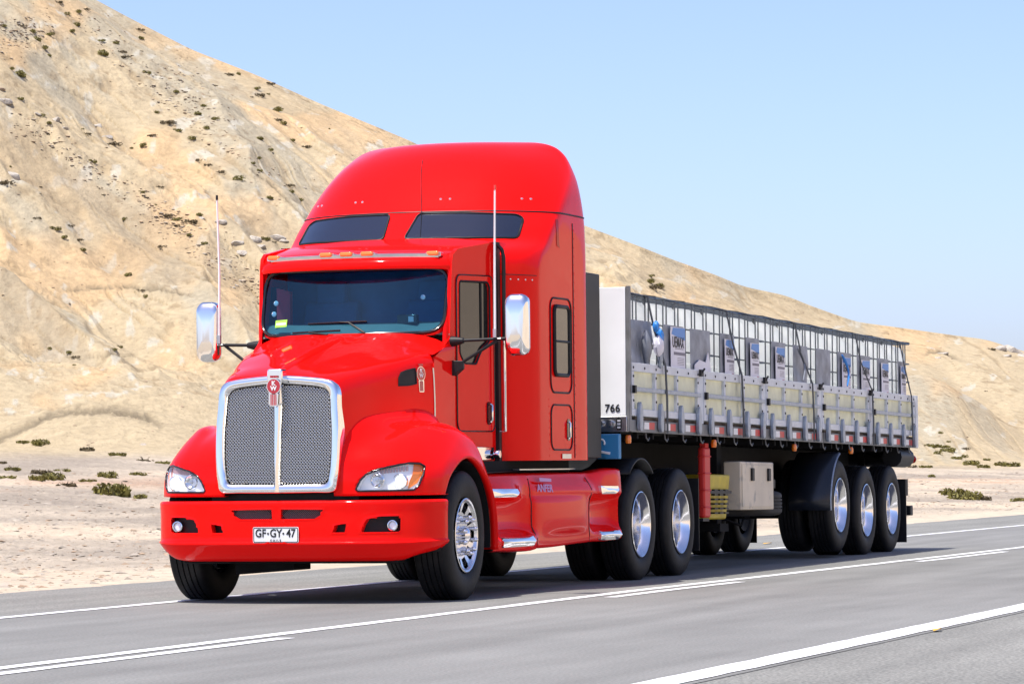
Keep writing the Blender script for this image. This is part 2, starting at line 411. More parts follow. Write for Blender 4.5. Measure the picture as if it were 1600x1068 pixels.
# spur layers (outline in photo columns, crest distance)
def layer(xs, ys, D, Wf, Wb):
    yy = np.interp(cols, xs, ys); yy[70:-70] = np.convolve(yy, np.ones(41)/41, 'same')[70:-70]
    e = el_at(cols, yy)[1]; zc = 1.04+D*e
    base = 1.04+D*EFOOT
    a = np.clip((Rr-(D-Wf))/Wf, 0, 1); b = np.clip((D+Wb-Rr)/Wb, 0, 1)
    return zc, a, b
Z = base_plain*(s <= 0)+(ZF+(ZT-ZF)*shape)*(s > 0)
def smax(a, b, k):
    h = np.clip(.5+.5*(a-b)/k, 0, 1); return b*(1-h)+a*h+k*h*(1-h)
for xs, ys, D, Wf, Wb in (
    ([-1600, -200, 0, 100, 180, 300, 420, 600, 760, 3000], [330, 330, 352, 372, 430, 472, 520, 640, 735, 760], 166, 36, 22),
    ([-1600, -100, 0, 60, 130, 215, 300, 400, 520, 3000], [720, 700, 662, 642, 627, 636, 662, 700, 740, 760], 119, 13, 5),
    ([-1600, -250, -120, 0, 120, 260, 420, 520, 3000], [560, 500, 520, 545, 565, 590, 640, 740, 760], 138, 18, 8),
    ([-1600, 1180, 1300, 1380, 1450, 1520, 1600, 1750, 3000], [760, 735, 640, 590, 577, 600, 650, 720, 760], 188, 20, 12),
    ([-1600, 900, 960, 1080, 1200, 1300, 1400, 3000], [740, 440, 470, 530, 560, 600, 730, 760], 185, 30, 10)):
    zc, a, b = layer(xs, ys, D, Wf, Wb)
    lay = ZF-.8+(zc-ZF+.8)*(.6*a**.8+.4*sst(0, 1, a))-(1-sst(0, 1, b))*5*(Rr > D)-(a <= 0)*3
    Z = np.where(zc > ZF+.05, smax(Z, lay, .35), Z)
env = np.sqrt(np.clip(s*(1-s)*4, 0, 1))*(1-.5*sst(1000, 1400, PX))
G = (PX+1.35*ELPX+26*fbm(PX/160, ELPX/110, 3))*.034
rid = 1-np.abs(fbm(G/7.5, ELPX/420+3, 3))*1.8
rid2 = 1-np.abs(fbm(G/2.2+9, ELPX/200, 3))*1.8
Z = Z+env*(2.4*(1-np.abs(fbm(G/16+21, ELPX/700+1, 2))*1.7-.6)*sst(0, .25, s)+.85*(rid-.6)+.22*(rid2-.6)*sst(-.6, .5, fbm(X/19, Y/19, 2)))*sst(0, .1, s)
rough = sst(-.15, .5, fbm(X/11+4, Y/11+PX*.001, 3))
cr = fbm(X/1.5, Y/1.5, 4, .6); env = np.maximum(env, .45*sst(0, .35, (Rr-FOOT)/12)*(s < .6))
Z = Z+env*(.10+.22*rough)*cr*.62
Z = Z+env*.10*rough*np.abs(fbm(X/.55, Y/.55, 3))
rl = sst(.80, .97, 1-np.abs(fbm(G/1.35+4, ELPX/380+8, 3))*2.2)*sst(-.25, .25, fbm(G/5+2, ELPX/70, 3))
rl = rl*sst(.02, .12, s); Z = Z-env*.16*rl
# terraced outcrops
st_ = sst(.25, .55, fbm(X/16+31, Y/16+12, 3))*env
Z = Z+st_*.28*(np.abs(fbm(X/3.4+1, Y/5+ELPX/60, 3))-.3)
# plain relief
pl = sst(0, .06, u0)*(s <= 0)
Z = Z+pl*(.07*fbm(X/6, Y/6, 4)+.055*np.abs(fbm(X/.8, Y/.8, 3)))*sst(3.6, 9, Y-roff(X))
Z = Z+(Rr > RIDGE)*(-(Rr-RIDGE)*.22)
edge = sst(3.35, 3.9, Y-roff(X)); Z = -.07+(Z+.07)*edge+.035*edge*(1-sst(3.9, 6, Y-roff(X)))
TZ = Z
# albedo zones (rock and sand kinds)
def lerp(a, b, t): return a*(1-t)[..., None]+np.array(b)*t[..., None]
wx = fbm(PX/70+2, ELPX/60, 4)
c = np.zeros(Z.shape+(3,))+np.array([.50, .405, .285])
o1 = sst(-.12, .38, fbm(PX/190+5, ELPX/120+1, 4)+.9*np.exp(-((PX-560)/170)**2-((ELPX-430)/120)**2)+.5*np.exp(-((PX-60)/130)**2-((ELPX-290)/60)**2)-.25)
c = lerp(c, [.60, .42, .255], o1*.8*(s > 0))
g1 = sst(.02, .4, fbm((PX+.95*ELPX)/90, ELPX/260+7, 4)+.45*np.exp(-((PX+.9*ELPX-780)/120)**2)-.05)
c = lerp(c, [.42, .37, .295], g1*.8*(s > 0)*(1-o1*.7))
w1 = sst(.48, .62, fbm(PX/38+1, ELPX/24+3, 4))*(s > 0); c = lerp(c, [.55, .52, .47], w1*.7)
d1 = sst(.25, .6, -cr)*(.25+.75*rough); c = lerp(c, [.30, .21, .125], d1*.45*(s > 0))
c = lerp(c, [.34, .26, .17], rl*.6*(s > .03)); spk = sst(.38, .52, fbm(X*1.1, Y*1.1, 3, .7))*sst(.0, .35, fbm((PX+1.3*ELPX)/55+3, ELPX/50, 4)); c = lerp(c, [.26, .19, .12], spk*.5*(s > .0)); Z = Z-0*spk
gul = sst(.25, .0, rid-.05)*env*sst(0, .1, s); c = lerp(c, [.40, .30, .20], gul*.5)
dk = np.exp(-((PX-135)/150)**4)*sst(.2, .6, 1-np.abs((HOR+0-ELPX)-0)*0)*0
pn1 = fbm(X/9, Y/9, 4); plc = np.zeros(Z.shape+(3,))+np.array([.50, .43, .34])
plc = lerp(plc, [.37, .32, .26], sst(-.1, .4, pn1)); plc = lerp(plc, [.60, .50, .38], sst(.15, .5, -pn1))
YP = HOR-(TZ-1.04)/Rr*FPX
for xs, ys, th in (([-60, 0, 33, 71, 109, 163, 196, 228, 250], [703, 681, 666, 647, 640, 639, 643, 651, 662], 7), ([92, 110, 125, 144], [138, 146, 152, 161], 2.5),
                   ([100, 150, 200, 250, 300], [455, 449, 448, 452, 462], 2.2), ([385, 420, 455, 480], [260, 285, 318, 345], 2.5), ([940, 960, 990], [470, 485, 498], 2), ([130, 170, 210], [558, 552, 556], 2), ([1440, 1470, 1500], [553, 548, 562], 3)):
    yc_ = np.interp(PX, xs, ys); tp = sst(xs[0]-15, xs[0]+25, PX)*(1-sst(xs[-1]-25, xs[-1]+15, PX))
    dd = np.exp(-((YP-yc_+2.5*fbm(PX/9, YP/9, 3))/th)**2)*tp*sst(-1.3, -.25, fbm(PX/12+5, YP/5, 3))
    c = lerp(c, [.21, .17, .12], dd*.9); Z -= .12*dd; P_z = Z
band = np.exp(-((u0-.62)/.05)**2); plc = lerp(plc, [.48, .30, .20], band*.6*sst(-.3, .3, fbm(X/5, Y/9, 3)))
berm = 1-sst(4.4, 6.5, Y-roff(X)+.5*fbm(X/2, Y/2, 2)); plc = lerp(plc, [.62, .53, .41], berm)
mix = sst(.85, 1., u0)
c = plc*(1-mix)[..., None]+c*mix[..., None]
c *= (1+.07*fbm(X/2.3, Y/2.3, 4)[..., None])
c = c*np.stack([1+0*mix, 1-.015*(1-mix), .97-.06*mix], -1)
P = np.stack([X, Y, Z], -1)
def sand_mat(name):
    m = bpy.data.materials.new(name); m.use_nodes = True
    n = m.node_tree.nodes; l = m.node_tree.links; b = n["Principled BSDF"]; b.inputs["Roughness"].default_value = .95; b.inputs["Specular IOR Level"].default_value = .15
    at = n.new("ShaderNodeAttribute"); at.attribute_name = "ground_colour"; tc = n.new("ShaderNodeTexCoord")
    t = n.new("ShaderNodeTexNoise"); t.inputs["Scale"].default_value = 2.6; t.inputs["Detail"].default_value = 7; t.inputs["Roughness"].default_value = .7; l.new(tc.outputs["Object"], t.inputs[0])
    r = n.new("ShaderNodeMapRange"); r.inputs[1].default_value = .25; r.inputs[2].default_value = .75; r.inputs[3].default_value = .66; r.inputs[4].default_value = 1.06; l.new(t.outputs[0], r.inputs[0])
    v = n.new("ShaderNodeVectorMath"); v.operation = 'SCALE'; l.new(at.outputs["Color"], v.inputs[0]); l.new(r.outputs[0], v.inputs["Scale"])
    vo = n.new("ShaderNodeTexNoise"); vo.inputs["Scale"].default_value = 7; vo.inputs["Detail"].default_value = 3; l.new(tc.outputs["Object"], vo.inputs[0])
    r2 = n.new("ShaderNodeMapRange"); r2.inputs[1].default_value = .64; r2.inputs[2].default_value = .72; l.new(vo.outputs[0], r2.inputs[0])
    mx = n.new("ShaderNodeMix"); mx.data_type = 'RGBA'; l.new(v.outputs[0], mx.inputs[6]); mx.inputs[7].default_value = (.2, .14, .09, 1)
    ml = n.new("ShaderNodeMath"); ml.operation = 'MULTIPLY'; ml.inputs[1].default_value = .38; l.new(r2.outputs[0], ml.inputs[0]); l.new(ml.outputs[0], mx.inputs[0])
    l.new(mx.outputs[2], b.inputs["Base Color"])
    bp = n.new("ShaderNodeBump"); bp.inputs["Distance"].default_value = .16; bp.inputs["Strength"].default_value = .8; l.new(t.outputs[0], bp.inputs["Height"])
    l.new(bp.outputs[0], b.inputs["Normal"])
    return m
M['sand'] = sand_mat("desert_sand_and_rock")
def grid_object(name, P, C, m):
    mm, nn = P.shape[:2]; me = bpy.data.meshes.new(name)
    idx = np.arange(mm*nn).reshape(mm, nn); f = np.stack([idx[:-1, :-1], idx[:-1, 1:], idx[1:, 1:], idx[1:, :-1]], -1).reshape(-1, 4)
    me.vertices.add(mm*nn); me.vertices.foreach_set("co", P.reshape(-1).astype(np.float32))
    me.loops.add(f.size); me.loops.foreach_set("vertex_index", f.reshape(-1).astype(np.int32))
    me.polygons.add(len(f)); me.polygons.foreach_set("loop_start", np.arange(0, f.size, 4, dtype=np.int32))
    me.update(calc_edges=True); me.polygons.foreach_set("use_smooth", np.ones(len(f), bool))
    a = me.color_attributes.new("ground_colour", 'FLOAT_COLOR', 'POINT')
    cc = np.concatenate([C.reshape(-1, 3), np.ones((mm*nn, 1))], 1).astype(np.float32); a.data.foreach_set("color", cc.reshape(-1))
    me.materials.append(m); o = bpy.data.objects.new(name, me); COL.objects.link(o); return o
# orientation: rows outwards, columns left to right -> normals up
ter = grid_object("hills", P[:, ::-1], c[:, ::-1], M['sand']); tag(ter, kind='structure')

# flat desert ground sheet reaching the horizon, sand dunes on the camera's side
g = np.array([-3000, -800, -300, -120, -60, -30, -18, -9, 0, 20, 60, 200, 800, 3000.])
gx, gy = np.meshgrid(g, g); gz = -.3+0*gx
tag(grid_object("ground", np.stack([gx, gy, gz], -1), np.zeros(gx.shape+(3,))+np.array([.5, .41, .3]), M['sand']), kind='structure')
dx, dy = np.meshgrid(np.linspace(-260, 420, 150), -np.geomspace(7.75, 330, 90))
hh = sst(30, 150, -dy)*(26+14*fbm(dx/90, dy/90, 3))*(1-.9*sst(230, 330, -dy))+.25*fbm(dx/4, dy/4, 3)*sst(11, 30, -dy)-.08
hh *= sst(8, 14, -dy)
tag(grid_object("dunes", np.stack([dx, dy, hh-.05], -1)[::-1], np.zeros(dx.shape+(3,))+np.array([.62, .50, .36])*(1+.12*fbm(dx/20, dy/20, 3))[..., None], M['sand']), kind='structure')

# terrain lookup
_dirs_cache = BVHTree.FromPolygons([tuple(p) for p in P[::2, ::2].reshape(-1, 3)],
    [(i*len(cols[::2])+j, i*len(cols[::2])+j+1, (i+1)*len(cols[::2])+j+1, (i+1)*len(cols[::2])+j) for i in range(P[::2].shape[0]-1) for j in range(len(cols[::2])-1)])
def ter_hit(px, py):
    h = _dirs_cache.ray_cast(Vector(CAMP)+Vector(pix_dir(px, py))*20, Vector(pix_dir(px, py)))
    return h[0]
def ter_z(x, y):
    h = _dirs_cache.ray_cast(Vector((x, y, 200)), Vector((0, 0, -1)))
    return None if h[0] is None else h[0].z

# ================================================================== TRUCK
TR = empty("semi_truck", (0, 0, 0))
tag(TR, "glossy red conventional semi truck with tall sleeper cab and chrome grille, driving on the road", "truck")

# ---- hood (nose) : rows back, columns from far side bottom over the top to near side bottom
def nose_row(x, ys, z0, zs, zb):
    # half section, centre to bottom
    return [(x, 0, z0), (x, .10, z0-.018), (x, .45*ys, z0-.03), (x, .80*ys, zs+.042), (x, .955*ys, zs+.012), (x, ys*1.0+.002, zs-.03), (x, ys+.02, zs-.13),
            (x, ys+.03, zs-.35), (x, ys+.03, zs-.6), (x, ys+.02, zb)]
NR = [nose_row(*a) for a in ((-1.0, .465, 1.765, 1.70, .88), (-.93, .485, 1.81, 1.735, .88), (-.75, .535, 1.865, 1.775, .9), (-.5, .60, 1.925, 1.82, .9), (-.2, .695, 2.00, 1.88, .95), (.05, .76, 2.065, 1.93, 1.0), (.27, .815, 2.125, 1.965, 1.0))]
def full(rows):
    R_ = []
    for r in rows:
        far = [(p[0], p[1], p[2]) for p in r[::-1]]; near = [(p[0], -p[1], p[2]) for p in r[1:]]
        R_.append(far+near)
    return np.array(R_)
nose_g = crgrid(full(NR), 6, 5); nose_mb = MB().grid(nose_g)
hood = nose_mb.build("hood", M['red'], TR, smooth=60)
nose_c = Conf(nose_mb, 'x'); nose_side = Conf(nose_mb, 'y', -1); nose_side_far = Conf(nose_mb, 'y', 1)
# raised spine from the emblem to the windshield with a crease each side
sp = MB(); L = []
for t in np.linspace(0, 1, 14):
    x = -.95+1.19*t; h = nose_c.t.ray_cast(Vector((x, 0, 5)), Vector((0, 0, -1)))[0].z
    wd = .035+.045*t; L.append([(x, -wd, h-.02), (x, -wd*.8, h+.002), (x, -wd*.25, h+.02*(1-t**6)), (x, wd*.25, h+.02*(1-t**6)), (x, wd*.8, h+.002), (x, wd, h-.02)])
sp.grid(np.array(L)); sp.build("hood_spine", M['red'], TR, smooth=60)

# ---- fenders
FR = [
 [(-1.0, .46, .84), (-.985, .60, .84), (-.935, .78, .84), (-.85, .97, .84), (-.70, 1.105, .84), (-.56, 1.165, .84), (-.48, 1.185, .84)],
 [(-1.0, .46, .98), (-.985, .60, .98), (-.935, .77, .98), (-.845, .96, .98), (-.70, 1.095, .98), (-.52, 1.165, .98), (-.36, 1.19, .98)],
 [(-.985, .47, 1.12), (-.96, .60, 1.11), (-.905, .76, 1.11), (-.81, .93, 1.11), (-.67, 1.06, 1.10), (-.42, 1.155, 1.09), (-.16, 1.195, 1.085)],
 [(-.90, .50, 1.32), (-.86, .61, 1.24), (-.80, .745, 1.225), (-.70, .89, 1.235), (-.55, 1.02, 1.225), (-.30, 1.135, 1.185), (-.03, 1.20, 1.12)],
 [(-.72, .55, 1.45), (-.68, .66, 1.345), (-.61, .77, 1.31), (-.53, .89, 1.325), (-.40, 1.0, 1.315), (-.19, 1.12, 1.255), (.06, 1.205, 1.125)],
 [(-.45, .62, 1.50), (-.42, .73, 1.405), (-.38, .825, 1.38), (-.31, .925, 1.39), (-.2, 1.02, 1.37), (-.03, 1.12, 1.30), (.17, 1.21, 1.11)],
 [(-.05, .76, 1.52), (-.04, .84, 1.42), (-.02, .905, 1.40), (.02, .975, 1.40), (.08, 1.05, 1.37), (.16, 1.13, 1.29), (.29, 1.215, 1.065)],
 [(.24, .85, 1.46), (.25, .90, 1.37), (.27, .95, 1.345), (.30, 1.01, 1.335), (.34, 1.075, 1.30), (.38, 1.15, 1.215), (.41, 1.22, .99)],
 [(.42, .88, 1.26), (.44, .92, 1.21), (.455, .97, 1.195), (.47, 1.03, 1.19), (.49, 1.095, 1.165), (.51, 1.16, 1.08), (.52, 1.225, .90)],
 [(.55, .90, 1.02), (.57, .94, 1.01), (.585, .99, 1.005), (.60, 1.05, 1.0), (.615, 1.11, .98), (.63, 1.17, .92), (.605, 1.23, .77)],
 [(.66, .90, .74), (.675, .94, .74), (.69, .99, .74), (.70, 1.05, .735), (.71, 1.11, .73), (.71, 1.18, .70), (.655, 1.23, .60)],
 [(.72, .90, .38), (.735, .94, .38), (.75, .99, .38), (.76, 1.05, .38), (.765, 1.11, .38), (.76, 1.18, .38), (.67, 1.23, .38)],
]
HL = [(.632, .887), (.648, .873), (.835, .874), (.986, .875), (1.041, .878), (1.071, .919), (1.09, 1.0), (1.088, 1.06), (1.06, 1.080), (.99, 1.085), (.9, 1.065), (.793, 1.038), (.708, 1.001), (.666, .953)]
FG = crgrid(np.array(FR), 8, 8)
def fender(sg):
    P_ = FG.copy(); P_[..., 1] *= sg
    mbf = MB().grid(P_); cf = Conf(mbf, 'x')
    # opening for the lamp
    cen = (P_[:-1, :-1]+P_[1:, :-1]+P_[:-1, 1:]+P_[1:, 1:])/4
    poly = [(a*sg, b) for a, b in HL]
    skip = inpoly(cen[..., 1], cen[..., 2], poly) & (cen[..., 0] < -.45)
    m2 = MB().grid(P_, skip)
    lipo = P_[:, -1]; lip2 = lipo.copy(); lip2[:, 1] -= .07*sg
    m2.grid(np.stack([lipo, lip2], 1))                       # inward return of the wheel arch
    lowo = P_[0]; low2 = lowo.copy(); low2[:, 0] += .08; m2.grid(np.stack([lowo, low2], 1))
    f = m2.build("fender", M['red'], TR, smooth=60, recalc=False)
    so = f.modifiers.new("thickness", 'SOLIDIFY'); so.thickness = .006; so.offset = 0
    MB().tube(cf.loop(poly, .001, .02), .008, 6, closed=True).build("gasket", M['gloss'], f, smooth=60)
    # wheel well
    ww = MB(); A = [];
    for a in np.linspace(-10, 190, 20):
        a = math.radians(a); A.append([(.05-.60*math.cos(a), 1.17*sg, .5+.60*math.sin(a)), (.05-.60*math.cos(a), .62*sg, .5+.60*math.sin(a))])
    ww.grid(np.array(A)); ww.build("wheel_well", M['blk'], f)
    # headlight
    hl = cf.patch(poly, -.001, .02, 5).build("headlight", M['lens'], TR, smooth=60)
    bw = MB(); q = dense(poly, .02); n = len(q)
    fr = [cf.p(a, b, -.004) for a, b in q]; cx, cz = .86*sg, .965
    bk = [Vector((p.x+.045 if abs(p.y) < .95 else p.x+.035, cx+(p.y-cx)*.93, cz+(p.z-cz)*.93)) for p in fr]
    bw.ring(fr, bk); K = 5
    rows = [[Vector((cf.p(cx+(p.y-cx)*k/K, cz+(p.z-cz)*k/K).x+.042, cx+(p.y-cx)*k/K, cz+(p.z-cz)*k/K)) for p in bk] for k in range(1, K+1)]
    o = len(bw.v)
    vs = [cf.p(cx, cz)+Vector((.042, 0, 0))]+[p for r in rows for p in r]
    bw.add(vs, [(0, 1+i, 1+(i+1) % n) for i in range(n)]+[(1+k*n+i, 1+(k+1)*n+i, 1+(k+1)*n+(i+1) % n, 1+k*n+(i+1) % n) for k in range(K-1) for i in range(n)])
    bw.build("reflector", M['silver'], hl, smooth=40)
    for (y, z, r, mm) in ((.785, .955, .052, 'silver'), (.945, .945, .054, 'bulb')):
        x = cf.p(y*sg, z).x+.046; ax = 'x'
        MB().lathe([(r, -.030), (r+.006, -.026), (r+.006, 0), (r*.98, 0), (r*.98, -.024), (r, -.030)], (x, y*sg, z), 'x', 28).build("lamp_ring", M['chrome'], hl, smooth=30)
        if mm == 'bulb': MB().lathe([(.0, -.036), (r*.5, -.033), (r*.85, -.02), (r*.97, 0)], (x, y*sg, z), 'x', 28).build("lamp", M['bulb'], hl, smooth=80)
        else:
            MB().lathe([(.0, .0), (.018, -.0), (.03, -.005), (r*.97, -.025)], (x, y*sg, z), 'x', 28).build("lamp", M['chrome'], hl, smooth=80)
            MB().lathe([(.0, -.035), (.012, -.033), (.016, 0)], (x, y*sg, z), 'x', 14).build("bulb_shield", M['steel'], hl)
    oq = [(1.018, 1.078), (1.075, 1.075), (1.075, 1.0), (1.05, .93), (.995, .885), (1.0, .93), (1.02, 1.0)]
    op = [cf.p(a*sg, b, -.03) for a, b in oq]
    MB().prism(op, (.03, 0, 0)).build("turn_signal", M['orange'], hl, smooth=0)
    sq = MB()
    for i in range(9):
        y = .80+.022*i; z0 = 1.0+.0025*i; p = cf.p(y*sg, z0+.02, -.03); sq.box(p.x, p.x+.01, min(y*sg, (y+.015)*sg), max(y*sg, (y+.015)*sg), z0+.005, z0+.042)
    sq.build("side_reflector", mat("pink_reflector", (.55, .35, .34), .2), hl)
    return f, cf
fend_far, cf_far = fender(1); fend, cf_near = fender(-1)

# ---- inner dark front (behind the gaps)
MB().box(-.88, -.4, -.62, .62, .45, .86).build("radiator_support", M['blk'], TR)
MB().box(-.8, .3, -.45, .45, .75, 1.55).build("engine_block", M['chassis'], TR)

# ---- bumper
BY = [0, .25, .45, .65, .80, .92, 1.02, 1.09, 1.14, 1.175, 1.2, 1.205]
BX = [-1.06, -1.055, -1.04, -1.01, -.97, -.92, -.85, -.78, -.70, -.62, -.54, -.47]
prof = [(.05, .80), (.015, .803), (.0, .792), (-.004, .775), (0, .70), (0, .60), (.0, .50), (-.012, .47), (.005, .43), (.035, .38), (.075, .345), (.13, .33)]
rows = []
for i in range(len(BY)):
    x, y = BX[i], BY[i]; j = min(i+1, len(BY)-1); k = max(i-1, 0)
    t = Vector((BX[j]-BX[k], BY[j]-BY[k])).normalized(); nrm = (t.y, -t.x)
    if i == 0: nrm = (1, 0)
    up = .0 if y < 1.0 else (y-1.0)*.55*1.2
    row = []
    for d, z in prof:
        zz = z if z > .5 else z+(.5-z)*min(1, up*3.0)
        row.append((x+nrm[0]*d, y+nrm[1]*d, zz))
    rows.append(row)
rows = np.array(rows); far = rows[::-1]; near = rows[1:].copy(); near[..., 1] *= -1
BG = crgrid(np.concatenate([far, near]), 9, 5); bmb = MB().grid(BG); bc = Conf(bmb, 'x')
cen = (BG[:-1, :-1]+BG[1:, :-1]+BG[:-1, 1:]+BG[1:, 1:])/4
LG1 = [(.04, .738), (.385, .732), (.365, .69), (.31, .66), (.035, .652)]
FOG = [(.675, .55), (.697, .612), (.725, .657), (.819, .677), (.955, .678), (.967, .66), (.965, .57), (.945, .55), (.819, .549)]
VNT = [(.455, .549), (.475, .61), (.57, .627), (.553, .548)]
holes = []
for sg in (1, -1):
    for h in (LG1, FOG, VNT): holes.append([(a*sg, b) for a, b in h])
skip = np.zeros(cen.shape[:2], bool)
for h in holes: skip |= inpoly(cen[..., 1], cen[..., 2], h) & (cen[..., 0] < -.5)
bumper = MB().grid(BG, skip).build("bumper", M['red'], TR, smooth=50)
for sg in (1, -1):
    for nm, h, dp in (("lower_grille", LG1, .05), ("fog_housing", FOG, .07), ("air_vent", VNT, .08)):
        h = [(a*sg, b) for a, b in h]; q = dense(h, .02)
        outer_ = [bc.p(a, b, .002) for a, b in q]
        cy = sum(a for a, b in q)/len(q); cz = sum(b for a, b in q)/len(q)
        grow = [bc.p(cy+(a-cy)*1.06+(.012 if a > cy else -.012), cz+(b-cz)*1.05+(.012 if b > cz else -.012), .0005) for a, b in q]
        inner = [p+Vector((dp, 0, 0)) for p in outer_]
        tr_ = MB().ring(grow, outer_).ring(outer_, inner); tr_.build("bezel", M['red'], bumper, smooth=60)
        bk = bc.patch(h, -dp+.004, .03, 3); hb = bk.build(nm, M['blk'], bumper)
        if nm == "lower_grille":
            mm_ = MB()
            for i in range(26):
                for dr in (1, -1):
                    y0 = (.02+.0165*i)*sg
                    p0 = bc.p(y0, .655, -.025); p1 = bc.p(y0+dr*.085, .74, -.025)
                    if inpoly(np.array(y0+dr*.04), np.array(.70), h): mm_.tube([p0, p1], .0022, 4)
            mm_.build("mesh_insert", M['cagegrey'], hb)
        if nm == "fog_housing":
            x = bc.p(.905*sg, .605).x+.03
            MB().lathe([(.040, .03), (.042, -.012), (.036, -.014), (.034, -.002)], (x, .905*sg, .605), 'x', 24).build("fog_light_ring", M['chrome'], hb, smooth=30)
            MB().lathe([(.0, -.006), (.02, -.004), (.034, .004)], (x, .905*sg, .605), 'x', 24).build("fog_light", M['silver'], hb, smooth=80)
# hang-down plate and cross member under the bumper
MB().hexa([(-.55, .06, .25), (-.2, .06, .25), (-.2, .56, .235), (-.55, .56, .215), (-.55, .06, .40), (-.2, .06, .40), (-.2, .56, .40), (-.55, .56, .40)]).build("skid_plate", M['chassis'], TR)
MB().box(-.80, -.6, -.9, .9, .31, .42).build("front_crossmember", M['chassis'], TR, bevel=.01)
# licence plate
pl = MB(); px_ = bc.p(0, .54).x-.012
pl.prism([(px_, a, b) for a, b in rrect(-.188, .193, .478, .601, .012)], (.006, 0, 0)); plo = pl.build("license_plate", M['white'], TR, smooth=0)
rim_ = MB().ring([(px_-.001, a, b) for a, b in rrect(-.184, .189, .482, .597, .01)], [(px_-.001, a, b) for a, b in rrect(-.179, .184, .487, .592, .008)], (-.001, 0, 0)); rim_.build("plate_border", M['ink'], plo, smooth=0)
text("plate_text", "GF", .088, M['ink'], plo, FRONT((px_-.002, .128, .550)), .0008, .0016, sx=.86)
text("plate_text", "GY", .088, M['ink'], plo, FRONT((px_-.002, .0, .550)), .0008, .0016, sx=.86)
text("plate_text", "47", .088, M['ink'], plo, FRONT((px_-.002, -.125, .550)), .0008, .0016, sx=.86)
for y in (.066, -.062): MB().lathe([(0, -.001), (.008, -.001), (.008, .001)], (px_-.002, y, .55), 'x', 10).build("plate_dot", M['ink'], plo)
text("plate_text", "C H I L E", .024, M['ink'], plo, FRONT((px_-.002, .003, .4965)), .0006, .0003)
MB().box(px_-.004, px_, -.09, .09, .470, .480).box(px_-.006, px_, .06, .075, .470, .484).box(px_-.006, px_, -.075, -.06, .470, .484).build("plate_bracket", M['red'], plo)

# ---- chrome grille
def gcurve(z): return .468+.045*math.cos((z-1.15)/.75*1.25)-.02*max(0, (z-1.45)/.3)
gx_ = lambda z: -1.055+.055*max(0, (z-.86)/.92)**1.5
def gout(off=0., rt=.085):
    pts = []
    side = [(.468, .868), (.502, .95), (.518, 1.1), (.520, 1.34), (.508, 1.52), (.497, 1.66)]
    top = [(.46, 1.722), (.39, 1.748), (.25, 1.765), (.10, 1.777), (0, 1.78)]
    h = [(.0, .858), (.3, .861)]+side+top
    h = crm(np.array(h), 5)
    fullp = [(a, b) for a, b in h]+[(-a, b) for a, b in h[::-1][1:-1]]
    c0 = (0, 1.32)
    return [(a*(1-off/.5), c0[1]+(b-c0[1])*(1-off/.46)) for a, b in fullp]
g = MB(); lev = [(0, .14), (0, .02), (.006, .004), (.02, -.004), (.055, .0), (.068, .012), (.072, .05)]
rows = [[(gx_(b)+dx_, a, b) for a, b in gout(off)] for off, dx_ in lev]
for i in range(len(rows)-1): g.ring(rows[i], rows[i+1])
grl = g.build("grille", M['chrome'], TR, smooth=70)
cb = MB()
cb.grid(np.array([[(gx_(z)+.02, .034*s1, z), (gx_(z)-.01, .022*s1, z), (gx_(z)-.022, 0, z), (gx_(z)-.01, -.022*s1, z), (gx_(z)+.02, -.034*s1, z)] for z, s1 in ((.872, .9), (1.0, .8), (1.3, .9), (1.55, 1.1), (1.6, 1.2))]))
cb.build("centre_bar", M['chrome'], grl, smooth=60)
inner = [(a, b) for a, b in gout(.074)]
for sg in (1, -1):
    hp = [(a, b) for a, b in inner]
    ms = MB(); st = .0245
    poly = [(max(a*sg, .028)*sg, b) for a, b in inner]
    for i in range(-60, 80):
        for dr in (1, -1):
            # line y = i*st + dr*t ; z = t ; clip to the polygon
            seg = []
            tt = np.linspace(.86, 1.8, 190); yy = i*st*1.0+dr*(tt-1.3)*.92
            ins = inpoly(yy, tt, inner) & (yy*sg > .022)
            idx = np.where(ins)[0]
            if len(idx) < 4: continue
            a, b = idx[0], idx[-1]
            n_ = max(2, int((b-a)/2))
            pts = []
            for k_, t_ in enumerate(np.linspace(tt[a], tt[b], n_)):
                pts.append((gx_(t_)+.03+.004*dr*(1 if k_ % 2 else -1), i*st+dr*(t_-1.3)*.92, t_))
            ms.tube(pts, .0047, 4, caps=False)
    mo = ms.build("grille_mesh", M['mesh'], grl, smooth=80, recalc=False); mo['kind'] = 'stuff'
bp_ = MB(); q = gout(.068); bp_.add([(gx_(b)+.10, a, b) for a, b in q], [tuple(range(len(q)))]); bp_.build("radiator", M['blk'], grl, smooth=0)
